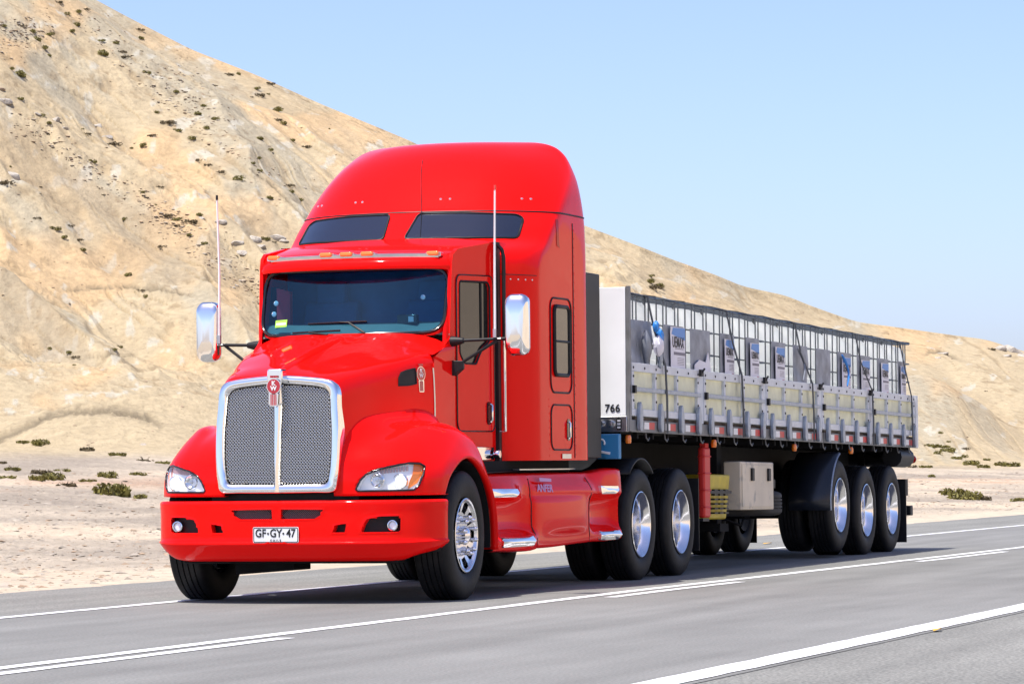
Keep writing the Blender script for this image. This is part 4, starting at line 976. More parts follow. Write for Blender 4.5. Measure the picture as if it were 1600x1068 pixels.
# ------------------------------------------------------------------ side fairings with chrome steps
for sg in (1, -1):
    def sec(x, top, upper, mid, low, zt=1.0, zb=.36, us=.80, ls=.46):
        # (y at top, y at upper step level, y recess, y at bottom)
        return [(x, (top-.10)*sg, zt+.0), (x, (top-.02)*sg, zt-.01), (x, top*sg, zt-.05), (x, upper*sg, us+.05), (x, upper*sg, us-.0), (x, mid*sg, us-.06), (x, mid*sg, ls+.08), (x, low*sg, ls), (x, low*sg, zb+.03), (x, (low-.03)*sg, zb), (x, (low-.2)*sg, zb-.01)]
    S_ = [sec(.70, 1.06, 1.08, 1.04, 1.18), sec(.95, 1.08, 1.13, 1.05, 1.20), sec(1.35, 1.09, 1.15, 1.06, 1.21, zb=.35), sec(1.62, 1.09, 1.11, 1.08, 1.20, zb=.345), sec(1.80, 1.10, 1.115, 1.12, 1.185, zb=.35),
          sec(1.92, 1.10, 1.135, 1.16, 1.17, zb=.36), sec(2.4, 1.10, 1.16, 1.185, 1.16, zb=.36), sec(2.9, 1.11, 1.175, 1.19, 1.16, zb=.37), sec(3.2, 1.12, 1.18, 1.18, 1.165, zb=.375), sec(3.42, 1.12, 1.18, 1.15, 1.17, zb=.38), sec(3.55, 1.14, 1.17, 1.09, 1.17, zb=.38),
          sec(3.8, 1.18, 1.19, 1.08, 1.19, zt=1.02, zb=.38), sec(4.08, 1.20, 1.21, 1.11, 1.21, zt=1.03, zb=.385), sec(4.22, 1.19, 1.20, 1.17, 1.20, zt=1.03, zb=.39)]
    fgrid = crgrid(np.array(S_), 5, 3); fm = MB().grid(fgrid)
    e = fgrid[-1]; e2 = e.copy(); e2[:, 1] -= .12*sg; e2[:, 0] -= .0; fm.grid(np.stack([e, e2], 0))
    sk = fm.build("side_fairing", M['red'], TR, smooth=50, recalc=False)
    scn = Conf(fm, 'y', sg)
    for x0, x1, z0, z1, d in ((.78, 1.40, .80, .87, .012), (.84, 1.68, .39, .475, .010), (3.62, 4.05, .80, .872, .012), (3.60, 4.12, .39, .475, .012)):
        q = [(x0, z0+.012), (x0, z1), (x1-.02, z1-.005), (x1, (z0+z1)/2), (x1-.08, z0), (x0+.02, z0)]
        mb = MB(); a = dense(q, .03); F = [scn.p(u, v, d+.012) for u, v in a]; Bk = [Vector((p.x, p.y-.05*sg, p.z)) for p in F]
        scn.patch(q, d+.012, .03, 2, mb); mb.ring(F, Bk)
        mb.build("step", M['chrome'], sk, smooth=40)
    for x in (1.83, 3.36):
        MB().tube([scn.p(x+.02*math.sin(z*9)*(x > 3), z, .001) for z in np.linspace(.39, .95, 12)], .005, 5).build("panel_seam", M['blk'], sk)
    MB().box(.8, 3.35, min(.7*sg, .98*sg), max(.7*sg, .98*sg), .55, .985).build("fuel_tank", M['chassis'], TR, bevel=.04)
    # dark sill and bright tread plate on top of the fairing
    MB().grid(np.array([[(x, (1.12)*sg, zt), (x, .8*sg, zt+.01)] for x, zt in ((.75, 1.0), (1.5, 1.01), (3.3, 1.015), (3.5, 1.04), (3.8, 1.12), (4.3, 1.13))])).build("deck_plate", M['blk'], sk)
    MB().box(1.75, 3.3, min(.95*sg, 1.06*sg), max(.95*sg, 1.06*sg), 1.02, 1.03).build("tread_plate", M['steel'], sk)
    if sg < 0:
        violet = mat("faded_violet_decal", (.50, .22, .50), .4)
        p = scn.p(2.15, .86, .004)
        text("decal_text", "ANFER", .088, violet, sk, frame((2.15, p.y-.004, .862), (1, -.06, -.02), (0, .1, 1)), .001, .0025, sx=1.35)
        MB().prism([(x, p.y-.002+.02*(z-.94)*3, z) for x, z in ((2.0, .955), (2.32, .945), (2.32, .918), (2.0, .925))], (0, -.003, 0)).build("decal_flag", violet, sk)
# black quarter guard over the first drive axle
for sg in (1, -1):
    A = []
    for a in np.linspace(62, 150, 12):
        a = math.radians(a); A.append([(4.87-.62*math.cos(PI-a)*-1*-1, .86*sg, .5+.62*math.sin(a)), (4.87-.62*math.cos(PI-a)*-1*-1, 1.21*sg, .5+.62*math.sin(a))])
    A = [[(4.87+.60*math.cos(math.radians(a)), .86*sg, .52+.60*math.sin(math.radians(a))), (4.87+.60*math.cos(math.radians(a)), 1.2*sg, .52+.60*math.sin(math.radians(a)))] for a in np.linspace(50, 130, 12)]
    A = np.array([[(p[0][0]-.0, p[0][1], p[0][2]), (p[1][0], p[1][1], p[1][2])] for p in A])
    qg = MB().grid(A).build("quarter_guard", M['blk'], TR, smooth=60); so_ = qg.modifiers.new("thickness", 'SOLIDIFY'); so_.thickness = .015
    y0, y1 = sorted((.80*sg, 1.20*sg)); MB().box(6.80, 6.815, y0, y1, .22, .92).build("mud_flap", M['blk'], TR)

# chassis
ch = MB()
for sg in (1, -1): ch.box(-.5, 7.0, .35*sg-.04, .35*sg+.04, .72, .98)
ch.box(4.87-.08, 4.87+.08, -.8, .8, .42, .58).box(6.12, 6.28, -.8, .8, .42, .58).box(-.06, .06, -.95, .95, .38, .5).box(4.6, 6.6, -.9, .9, .98, 1.02)
ch.tube([(1.0, 0, .62), (5.0, 0, .55)], .06, 8).box(1.2, 3.2, -.6, .6, .45, .9)
ch.tube([(-.1, -.9, .42), (-.25, -.5, .40), (-.25, .5, .40), (-.1, .9, .42)], .03, 6)
ch.build("chassis", M['chassis'], TR)
MB().tube([(3.42, -.55, 1.1), (3.5, -.8, 1.0), (3.55, -.92, 1.3), (3.9, -.95, 1.5)], .02, 6).tube([(3.42, -.45, 1.1), (3.6, -.7, 1.05), (3.7, -.85, 1.35), (4.1, -.9, 1.45)], .018, 6).build("air_lines", mat("blue_hose", (.05, .16, .5), .4), TR)
MB().box(4.03, 4.11, -1.24, -.98, 1.11, 1.335).build("hose_box", mat("blue_box", (.03, .22, .45), .5), TR, bevel=.008)
MB().tube([(4.024, -1.07+.04*math.cos(a), 1.255+.035*math.sin(a)) for a in np.linspace(-.2, 3.6, 9)], .008, 5).tube([(4.024, -1.16, 1.16), (4.02, -1.08, 1.175), (4.02, -1.03, 1.15)], .012, 5).build("hose_coil", M["white"], TR, smooth=60)

# ------------------------------------------------------------------ wheels
def tyre_mb(R=.515, W=.28, grooves=5):
    h = W/2; pr = [(.29, h-.03), (.31, h-.012), (.36, h+.004), (.42, h+.006), (.465, h-.002), (.495, h-.014), (R-.006, h-.03)]
    tread = []
    gw = .012; ys = np.linspace(h-.035, -h+.035, grooves+1)
    for i in range(grooves):
        a, b = ys[i], ys[i+1]; c0 = R-.006*(abs((a+b)/2)/h)**2
        tread += [(c0, a-gw/2), (c0, b+gw/2), (c0-.014, b+gw/2-.002), (c0-.014, b-gw/2+.002)] if i < grooves-1 else [(c0, a-gw/2), (c0, b+gw/2)]
    mir = [(r, -t) for r, t in pr[::-1]]
    prof = pr+tread+mir
    return MB().lathe([(r, -t) for r, t in prof], (0, 0, 0), 'y', 72)
def make_wheel(kind, parent):
    """outer face towards -y, origin at hub centre"""
    hub = MB()
    if kind == 'steer':
        W = .30; f = -W/2
        hub.lathe([(0, -.175), (.045, -.17), (.062, -.155), (.066, -.09), (.08, -.085)], (0, 0, 0), 'y', 32)
        for k in range(10):
            a = 2*PI*k/10+.1; c = (.143*math.cos(a), 0, .143*math.sin(a))
            hub.lathe([(.022, -.03), (.020, -.05), (.013, -.06), (.013, -.10), (.018, -.11), (.018, -.128), (.010, -.142), (0, -.145)], (c[0], -.055, c[2]), 'y', 10)
        wh = hub.build("wheel", M['nut'], parent, smooth=40)
        rim = MB(); n = 120
        # disc with ten hand holes built as angular grid with gaps
        rad = [.296, .288, .277, .268, .258, .240, .205, .188, .170, .12, .06]; ax = [-.148, -.152, -.146, -.125, -.118, -.112, -.102, -.098, -.095, -.088, -.085]
        P_ = np.array([[(r*math.cos(2*PI*k/n), a, r*math.sin(2*PI*k/n)) for r, a in zip(rad, ax)] for k in range(n+1)])
        skip = np.zeros((n, len(rad)-1), bool)
        for k in range(n):
            if (k % 12) in (2, 3, 4, 5, 6, 7, 8, 9): skip[k, 4:7] = True
            if (k % 12) in (3, 4, 5, 6, 7, 8): skip[k, 3:7] = True
        rim.grid(P_, skip); rim.lathe([(.262, -.10), (.255, 0), (.26, .14)], (0, 0, 0), 'y', 60)
        ro = rim.build("rim", M['disc'], wh, smooth=35)
        MB().lathe([(0, .0), (.262, .0)], (0, 0, 0), 'y', 32).build("brake_drum", M['chassis'], wh)
        tyre_mb(.515, .30).build("tyre", M['tyre'], wh, smooth=40)
        return wh
    # dual : outer tyre centre at 0, inner at +.34
    hub.lathe([(0, -.02), (.055, -.018), (.075, .0), (.085, .03), (.09, .14), (.12, .15), (.17, .15), (.18, .16), (.25, .165)], (0, 0, 0), 'y', 36)
    for k in range(10):
        a = 2*PI*k/10; hub.lathe([(.018, .15), (.018, .12), (.010, .105), (0, .104)], (.143*math.cos(a), 0, .143*math.sin(a)), 'y', 8)
    wh = hub.build("wheel", M['alu'], parent, smooth=40)
    MB().lathe([(.302, -.118), (.304, -.134), (.296, -.138), (.286, -.130), (.278, -.10), (.262, -.085), (.255, -.04), (.250, .06), (.246, .165)], (0, 0, 0), 'y', 72).build("rim", M['alu'], wh, smooth=50)
    tyre_mb(.515, .27).build("tyre", M['tyre'], wh, smooth=40)
    t2 = tyre_mb(.515, .27); t2.v = [(a, b+.34, c) for a, b, c in t2.v]; t2.lathe([(.255, .2), (.255, .47), (.05, .40)], (0, 0, 0), 'y', 40); t2.build("tyre", M['tyre'], wh, smooth=40)
    return wh
ws_ = make_wheel('steer', TR); ws_.location = (0, -1.045, .508); ws_.rotation_euler = (0, .35, math.radians(1.5))
w2 = copy_tree(ws_, TR); w2.location = (0, 1.045, .508); w2.rotation_euler = (0, .9, PI+math.radians(1.5))
wd_ = make_wheel('dual', TR); wd_.location = (4.87, -1.06, .508)
for x, y, r, a in ((6.20, -1.06, 0, .2), (4.87, 1.06, PI, .5), (6.20, 1.06, PI, .7)):
    q = copy_tree(wd_, TR); q.location = (x, y, .508); q.rotation_euler = (0, a, r)

# ================================================================== TRAILER
TX = 4.15; PT = .0105
TL = empty("semi_trailer", (TX, 0, 0), (0, PT, 0))
tag(TL, "long grey drop sided semi trailer with red and white tape, behind the red truck", "trailer")
M['rail'] = mat("weathered_steel", (.20, .205, .21), .5, .3, var=.25, vscale=4, dirt=(.10, .09, .08), dlo=.5, dhi=.8)
M['frame'] = mat("grey_aluminium", (.66, .69, .73), .42, .1, var=.1, vscale=5, dirt=(.26, .26, .27), dlo=.52, dhi=.8)
M['galv'] = mat("galvanised_steel", (.33, .38, .45), .4, .4, var=.2, vscale=15)
M['ply'] = mat("yellowed_panel", (.84, .83, .58), .6, var=.12, vscale=4, dirt=(.60, .58, .40), dlo=.5, dhi=.85)
M['post'] = mat("pale_post_paint", (.62, .66, .70), .45, var=.08)
M['tapew'] = mat("white_tape", (.8, .8, .8), .4, dirt=(.35, .33, .32), dscale=12, dlo=.62, dhi=.8); M['taper'] = mat("red_tape", (.62, .03, .03), .4, dirt=(.3, .08, .07), dscale=14, dlo=.55, dhi=.75)
M['wallw'] = mat("white_bulkhead", (.90, .91, .91), .4, var=.04, vscale=2, dirt=(.6, .62, .62), dlo=.6, dhi=.85)
M['beige'] = mat("beige_steel_box", (.68, .58, .44), .5, var=.1, vscale=3, dirt=(.30, .28, .25), dscale=5, dlo=.55, dhi=.75)
M['yellow'] = mat("yellow_plastic", (.55, .42, .02), .5, var=.15, vscale=6)
def B_(x0, x1, y0, y1, z0, z1, mb=None): return (mb or MB()).box(x0-TX, x1-TX, min(y0, y1), max(y0, y1), z0, z1)
XE = 16.30
B_(4.2, XE, -1.26, 1.26, 1.40, 1.49).build("deck", mat("deck_boards", (.12, .09, .07), .8, var=.2), TL)
fw = B_(4.15, 4.20, -1.27, 1.27, 1.50, 2.66).build("front_wall", M['wallw'], TL, bevel=.004)
text("unit_number", "766", .098, M['ink'], fw, FRONT((4.146-TX, -1.145, 1.565)), .0008, .0018)
text("unit_number", "5", .098, M['ink'], fw, FRONT((4.146-TX, -.99, 1.565)), .0008, .0018)
fb = B_(4.14, 4.22, -1.28, 1.28, 1.355, 1.495).build("front_beam", M['steel'], TL, bevel=.004)
for y in (-1.13, -1.04): MB().lathe([(0, -.06), (.03, -.055), (.036, -.02), (.036, 0)], (4.14-TX, y, 1.43), 'x', 14).build("air_coupling", M['steel'], fb)
MB().prism([(4.139-TX, a, b) for a, b in rrect(-1.235, -1.185, 1.37, 1.48, .02)], (-.012, 0, 0)).build("cable_socket", M['blk'], fb)
for i in range(3):
    MB().box(4.124-TX, 4.128-TX, -1.225, -1.195, 1.385+.03*i, 1.403+.03*i).build("socket_slot", M['white'], fb)
for sg in (-1, 1):
    B_(4.155, 4.215, 1.275*sg, 1.305*sg, 1.36, 2.67).build("corner_post", M['rail'], TL)
    r = B_(4.22, XE, 1.27*sg, 1.30*sg, 1.355, 1.465).build("side_rail", M['rail'], TL, bevel=.003)
    for i, x in enumerate(np.arange(5.3, 16, 1.55)): B_(x, x+.012, 1.301*sg, 1.303*sg, 1.357, 1.463).build("rail_joint", M['blk'], r)
    starts = [4.235, 6.66, 9.04, 11.45, 13.88]
    panel = None
    for k, x0 in enumerate(starts):
        Wd = 2.26
        if panel is None:
            f = MB(); yo, yi = 1.305*sg, 1.265*sg
            ya, yb_ = min(yo, yi), max(yo, yi)
            f.box(0, Wd, ya, yb_, 1.905, 1.985).box(0, Wd, ya, yb_, 1.50, 1.565)
            for a, b in ((0, .07), (.74, .79), (1.47, 1.52), (Wd-.07, Wd)): f.box(a, b, ya, yb_, 1.5652, 1.9048)
            panel = f.build("side_panel", M['frame'], TL, bevel=.004)
            for a, b in ((.07, .74), (.79, 1.47), (1.52, Wd-.07)):
                MB().box(a-.01, b+.01, *sorted((1.262*sg, 1.275*sg)), 1.56, 1.91).build("infill", M['ply'], panel)
            MB().box(.04, Wd-.03, *sorted((1.3055*sg, 1.330*sg)), 1.722, 1.760).build("rub_rail", M['galv'], panel, bevel=.003)
            MB().box(.0, .05, *sorted((1.3055*sg, 1.335*sg)), 1.705, 1.775).build("rail_end", M['blk'], panel)
            for x in (.18, .86, 1.55, 2.16):
                h = MB(); h.prism([(x+dx, 1.3055*sg, z) for dx, z in ((-.035, 1.62), (.0, 1.63), (.03, 1.60), (.055, 1.50), (.055, 1.39), (.03, 1.365), (-.02, 1.365), (-.045, 1.40), (-.045, 1.5))], (0, .035*sg, 0))
                h.build("hinge", M['galv'], panel, bevel=.006, smooth=40)
            bt = MB()
            for x in (.04, .40, .77, 1.14, 1.49, 1.86, 2.2):
                for z in (1.94,) : bt.lathe([(0, .004*sg+.003*sg), (.011, .006*sg), (.012, 0)], (x, 1.3055*sg, z), 'y', 8)
            for x in (.04, .77, 1.49, 2.2):
                for z in (1.86, 1.64): bt.lathe([(0, .007*sg), (.011, .006*sg), (.012, 0)], (x, 1.3055*sg, z), 'y', 8)
            bt.build("bolts", M['blk'], panel)
            panel.location = (x0-TX, 0, 0)
        else:
            c_ = copy_tree(panel, TL); c_.location = (x0-TX, 0, 0)
        if k < 4:
            g0 = x0+Wd+.012; g1 = starts[k+1]-.012
            po = B_(g0, g1, 1.27*sg, 1.30*sg, 1.47, 1.975).build("stake_post", M['post'], TL, bevel=.004)
            lm = B_(g0-.03, g0+.06, 1.302*sg, 1.33*sg, 1.925, 1.99); lm.tube([(g0-TX, 1.325*sg, 1.96), (g0+.05-TX, 1.34*sg, 2.0)], .012, 6); lm.build("latch", M['blk'], po, bevel=.004)
        for x in (x0+.28, x0+.98, x0+1.66):
            B_(x+.10, x+.26, 1.3015*sg, 1.3035*sg, 1.385, 1.448).build("tape_white", M['tapew'], r)
            B_(x+.262, x+.44, 1.3015*sg, 1.3035*sg, 1.385, 1.448).build("tape_red", M['taper'], r)
    B_(16.16, 16.29, 1.27*sg, 1.31*sg, 1.36, 1.99).build("corner_post", M['frame'], TL)
    # marker lamps and rope hooks under the rail
    for x in (4.25, 7.15, 10.35, 12.95):
        ml = MB(); ml.lathe([(0, .03), (.022, .03), (.028, .01), (.028, -.03), (.022, -.045), (0, -.045)], (x-TX, 1.26*sg, 1.295), 'z', 12); ml.build("side_marker", M['orange'], TL, smooth=40)
    for x in np.arange(4.8, 16.2, .62): MB().tube([(x-TX, 1.26*sg, 1.36), (x-TX, 1.265*sg, 1.31), (x+.05-TX, 1.27*sg, 1.285), (x+.09-TX, 1.27*sg, 1.31)], .008, 5).build("rope_hook", M['rail'], TL)
# chassis below the deck
cm = MB()
for sg in (-1, 1):
    B_(4.3, 16.1, sg*.50-.07, sg*.50+.07, 1.30, 1.395, cm); B_(6.4, 16.0, sg*.50-.01, sg*.50+.01, .95, 1.31, cm); B_(6.6, 16.0, sg*.50-.07, sg*.50+.07, .93, .955, cm)
    B_(4.4, 6.4, sg*.50-.01, sg*.50+.01, 1.15, 1.31, cm)
for x in np.arange(4.6, 16.1, .5): B_(x, x+.04, -1.24, 1.24, 1.30, 1.395, cm)
B_(4.2, 6.6, -1.2, 1.2, 1.34, 1.395, cm)
cm.build("chassis", M['chassis'], TL)
ax = MB()
for x in (12.64, 13.95, 15.26):
    ax.tube([(x-TX, -1.0, .51+PT*(x-TX)), (x-TX, 1.0, .51+PT*(x-TX))], .075, 10)
    for sg in (-1, 1):
        B_(x-.42, x+.1, .42*sg, .55*sg, .55, .68, ax); B_(x-.5, x-.36, .42*sg, .56*sg, .6, .95, ax)
        ax.lathe([(.0, .30), (.12, .30), (.14, .2), (.14, 0), (.1, -.02), (0, -.02)], (x+.32-TX, .48*sg, .64), 'z', 14)
    B_(x-.9, x-.6, -.3, .3, .62, .92, ax)
ax.tube([(9.2-TX, -.4, .75), (10.6-TX, -.2, .60), (11.0-TX, -.45, .62), (12.0-TX, -.3, .55)], .03, 6)
ax.tube([(9.8-TX, .2, .85), (10.8-TX, -.55, .46), (11.6-TX, -.35, .50), (12.4-TX, -.2, .7)], .014, 5)
for x in (8.2,):
    for sg in (-1, 1): B_(x, x+.16, .85*sg, 1.0*sg, .50, 1.35, ax); B_(x-.08, x+.24, .80*sg, 1.05*sg, .42, .50, ax)
ax.lathe([(0, -.5), (.14, -.5), (.16, -.45), (.16, .45), (.14, .5), (0, .5)], (11.2-TX, .1, .85), 'y', 18)
B_(9.0, 9.9, -.5, .5, .60, .92, ax)
ax.build("running_gear", M['chassis'], TL, smooth=40)
# red extinguisher case
ex = B_(6.95, 7.17, -1.22, -1.15, .565, 1.25).build("extinguisher_case", M['casered'], TL, bevel=.02)
for i in range(4): B_(6.94, 7.175, -1.228, -1.15, .66+.165*i, .675+.165*i).build("case_rib", M['casered'], ex, bevel=.01)
B_(7.0, 7.12, -1.215, -1.16, 1.25, 1.29).build("case_latch", M['casered'], ex)
B_(6.95, 7.17, -1.2, -1.1, .53, .56).build("case_bracket", M['blk'], ex)
# yellow crate with slots
yc = MB(); yc.hexa([(7.30-TX, -1.12, .545), (8.1-TX, -1.12, .545), (8.1-TX, -.92, .545), (7.30-TX, -.92, .545), (7.25-TX, -1.18, .99), (8.05-TX, -1.18, .99), (8.05-TX, -.92, .99), (7.25-TX, -.92, .99)])
yo_ = yc.build("wheel_chock_holder", M['yellow'], TL, bevel=.02)
for r_ in range(6):
    for q_ in range(3):
        x = 7.42+.20*q_; z = .60+.045*r_; B_(x, x+.12, -1.19, -1.122-.06*(z-.545)/.45, z, z+.018).build("slot", M['blk'], yo_)
for r_ in range(5):
    for q_ in range(2): y = -1.08+.08*q_; B_(7.24, 7.30, y, y+.05, .62+.07*r_, .64+.07*r_).build("slot", M['blk'], yo_)
B_(7.24, 8.08, -1.185, -.9, .80, .83).build("crate_band", M['blk'], yo_)
# beige tool box
tb_ = B_(8.30, 9.62, -1.22, -1.04, .635, 1.125).build("tool_box", M['beige'], TL, bevel=.012)
B_(8.34, 9.58, -1.228, -1.221, .665, 1.095).build("box_lid", M['beige'], tb_, bevel=.003)
for x in (8.66, 9.32):
    l_ = B_(x, x+.09, -1.25, -1.228, .93, 1.06).build("box_lock", M['blk'], tb_, bevel=.006)
# spare tyre
sp_ = tyre_mb(.515, .25); sp_.v = [(a, c, -b) for a, b, c in sp_.v]; sp_.lathe([(.29, .05), (.1, .05), (.1, -.05), (.29, -.05)], (0, 0, 0), 'z', 32)
spo = sp_.build("spare_tyre", mat("dusty_rubber", (.05, .047, .045), .8, var=.2, vscale=6), TL, smooth=40); spo.location = (10.0-TX, -.68, .70)
B_(9.85, 10.15, -1.1, -.3, .86, .95).build("spare_carrier", M['blk'], TL)
# mudguards and flaps
for sg in (-1, 1):
    A = [[(12.0-TX, .78*sg, .62), (12.0-TX, 1.25*sg, .62)]]
    for a in np.linspace(170, 108, 12):
        a = math.radians(a); A.append([(12.64-TX+.66*math.cos(a), .78*sg, .62+.66*math.sin(a)), (12.64-TX+.66*math.cos(a), 1.25*sg, .62+.66*math.sin(a))])
    A = np.array(A); q = MB().grid(A).build("mudguard", mat("navy_black_plastic", (.014, .018, .028), .35) if sg < 0 else bpy.data.materials["navy_black_plastic"], TL, smooth=60)
    so_ = q.modifiers.new("thickness", 'SOLIDIFY'); so_.thickness = .02
    MB().tube([tuple(p) for p in A[:, 1]], .014, 6).build("guard_edge", M['galv'], q, smooth=60)
    B_(15.88, 15.90, .62*sg, 1.24*sg, .22, .98).build("mud_flap", M['blk'], TL)
    B_(15.86, 16.0, 1.02*sg, 1.24*sg, .78, .98).build("tail_lamp_box", M['blk'], TL)
rb = MB().tube([(15.5-TX, -1.16, 1.24), (16.2-TX, -1.16, 1.24)], .12, 12).tube([(16.24-TX, -1.16, 1.24), (16.24-TX, 1.16, 1.24)], .11, 12).build("rear_bumper", M['blk'], TL, smooth=50)
MB().lathe([(0, .0), (.05, .0), (.05, .02)], (16.30-TX, -1.23, 1.22), 'x', 14).build("tail_lamp", M['redlens'], TL)
B_(16.22, 16.36, -1.22, 1.22, .54, .66).build("underride_bar", M['blk'], TL, bevel=.01)
for sg in (-1, 1): B_(16.1, 16.2, .6*sg, .68*sg, .6, 1.3).build("underride_bracket", M['blk'], TL)
# wheels
first = None
for x, lift in ((12.64, .075), (13.95, 0), (15.26, 0)):
    for sg in (-1, 1):
        q = copy_tree(wd_, TL); z = .508+PT*(x-TX)+lift
        q.location = (x-TX-PT*.5, 1.075*sg, z); q.rotation_euler = (0, random.random()*3-PT, 0 if sg < 0 else PI)

# ================================================================== CARGO
def translucent(name, col):
    m = bpy.data.materials.new(name); m.use_nodes = True; n = m.node_tree.nodes; l = m.node_tree.links; b = n["Principled BSDF"]
    b.inputs["Base Color"].default_value = (*col, 1); b.inputs["Roughness"].default_value = .35
    t = n.new("ShaderNodeBsdfTranslucent"); t.inputs[0].default_value = (*col, 1); mx = n.new("ShaderNodeMixShader"); mx.inputs[0].default_value = .8
    l.new(b.outputs[0], mx.inputs[1]); l.new(t.outputs[0], mx.inputs[2]); l.new(mx.outputs[0], n["Material Output"].inputs[0]); return m
M['hdpe'] = translucent("white_polythene", (.97, .98, .955))
M['cage'] = mat("dark_cage_tube", (.10, .115, .13), .4, .4)
M['plate'] = mat("dull_steel_plate", (.27, .29, .33), .5, .25, var=.25, vscale=7, dirt=(.17, .18, .20), dscale=5, dlo=.45, dhi=.75)
M['lblue'] = mat("label_blue", (.03, .22, .62), .4); M['lwhite'] = mat("label_white", (.72, .70, .76), .4, var=.06); M['lgrey'] = mat("label_grey", (.10, .09, .15), .4); M['lred'] = mat("label_red", (.6, .06, .04), .4)
HT = 1.13
def bottle_mb():
    m = MB(); rows = []
    for z, ins_, r in ((.14, .05, .06), (.155, .015, .09), (.2, .0, .12), (.5, .0, .12), (.51, .012, .12), (.55, .012, .12), (.56, 0, .12), (.95, .0, .12), (1.02, .015, .14), (1.07, .05, .16), (1.10, .13, .18)):
        rows.append([(a, b, z) for a, b in rrect(-.478+ins_, .478-ins_, -.580+ins_, .580-ins_, r, 5)])
    for i in range(len(rows)-1): m.ring(rows[i], rows[i+1])
    m.add(rows[0], [tuple(range(len(rows[0])))]).add(rows[-1], [tuple(range(len(rows[0])))])
    m.lathe([(.10, 1.10), (.10, 1.13), (.09, 1.14), (0, 1.14)], (0, 0, 0), 'z', 20); return m
def cage_mb():
    m = MB(); X0, Y0 = .49, .595
    for z in (.16, .42, .66, .88): m.tube([(X0, Y0, z), (-X0, Y0, z), (-X0, -Y0, z), (X0, -Y0, z)], .008, 4, closed=True)
    m.tube([(X0, Y0, HT), (-X0, Y0, HT), (-X0, -Y0, HT), (X0, -Y0, HT)], .017, 5, closed=True)
    for x in (-.46, -.24, -.13, .16, .27):
        for y in (-Y0, Y0): m.tube([(x, y, .12), (x, y, HT)], .0075, 4)
    for y in (-.48, -.3, -.12, .12, .3, .48):
        for x in (-X0, X0): m.tube([(x, y, .12), (x, y, HT)], .0095, 4)
    m.tube([(-.2, -Y0, HT), (-.2, Y0, HT)], .015, 5); m.tube([(.2, -Y0, HT), (.2, Y0, HT)], .015, 5)
    return m
def pallet_mb():
    m = MB()
    for y in (-.52, 0, .52): m.box(-.5, .5, y-.06, y+.06, .0, .10)
    m.box(-.5, .5, -.6, .6, .10, .13); return m
bot0 = bottle_mb().build("bottle", M['hdpe'], None, smooth=50); cag0 = cage_mb().build("cage", M['cage'], None, smooth=60); pal0 = pallet_mb().build("pallet", M['galv'], None)
protos = [bot0, cag0, pal0]
def label_set(par, x0, x1, z0, z1, y, full_=True, tone='lwhite'):
    l_ = MB().box(x0, x1, y-.003, y, z0, z1).build("label", M[tone], par)
    w_, h_ = x1-x0, z1-z0
    MB().add([(x0+w_*.15, y-.0045, z1-h_*.02), (x1-.004, y-.0045, z1-h_*.0-.002), (x1-.004, y-.0045, z1-h_*.27), (x0+w_*.05, y-.0045, z1-h_*.16)], [(0, 1, 2, 3)]).build("label_band", M['lblue'], l_, smooth=0)
    text("label_text", "UEMAX", w_*.30, M['ink'], l_, SIDE(((x0+x1)/2, y-.006, z1-h_*.335)), .0006, .0016, sx=.80)
    MB().box(x0+w_*.2, x1-.01, y-.0045, y-.0031, z1-h_*.60, z1-h_*.535).build("label_bar", M['lgrey'], l_)
    ln = MB()
    for i in range(5): ln.box(x0+w_*.45, x1-w_*.08, y-.0045, y-.0031, z1-h_*(.655+.035*i)-.004, z1-h_*(.655+.035*i))
    ln.box(x0+w_*.3, x1-w_*.15, y-.0045, y-.0031, z1-h_*.47, z1-h_*.455)
    ln.build("label_lines", M['lgrey'], l_)['kind'] = 'stuff'
    MB().box(x1-w_*.28, x1-w_*.06, y-.0045, y-.0031, z0+.012, z0+.045).build("label_mark", M['lred'], l_)
    MB().box(x0+w_*.36, x0+w_*.6, y-.0045, y-.0031, z0+.012, z0+.03).build("label_mark", M['lblue'], l_)
LBL = ["caged white tank right behind the trailer's front wall, crumpled grey plate, no label",
 "caged white tank with the largest blue and white label, second from the front wall",
 "caged white tank with a torn label low on its dark plate, third from front",
 "caged white tank with a narrow upright blue label, left of the second strap",
 "caged white tank with a narrow label, fifth in the row, behind the second strap",
 "caged white tank with a labelled plate leaning sideways, sixth in the row",
 "caged white tank with a bare folded plate by the third strap, seventh in row",
 "caged white tank with a plain flat grey plate, eighth in the row",
 "caged white tank with a blue curl of film over its label, ninth in the row",
 "caged white tank with a label partly behind the fourth strap, tenth in the row",
 "caged white tank with a centred label, second from the trailer's tail",
 "last caged white tank at the tail of the trailer, narrow grey plate"]
PL = [(-.40, .30, 0), (-.30, .40, 1), (-.36, .34, 2), (-.30, .26, 1), (-.28, .24, 1), (-.30, .32, 3), (-.34, .30, 4), (-.30, .34, 0), (-.30, .34, 5), (-.34, .30, 1), (-.32, .28, 1), (-.24, .20, 1)]
rotT = Matrix.Rotation(PT, 4, 'Y')
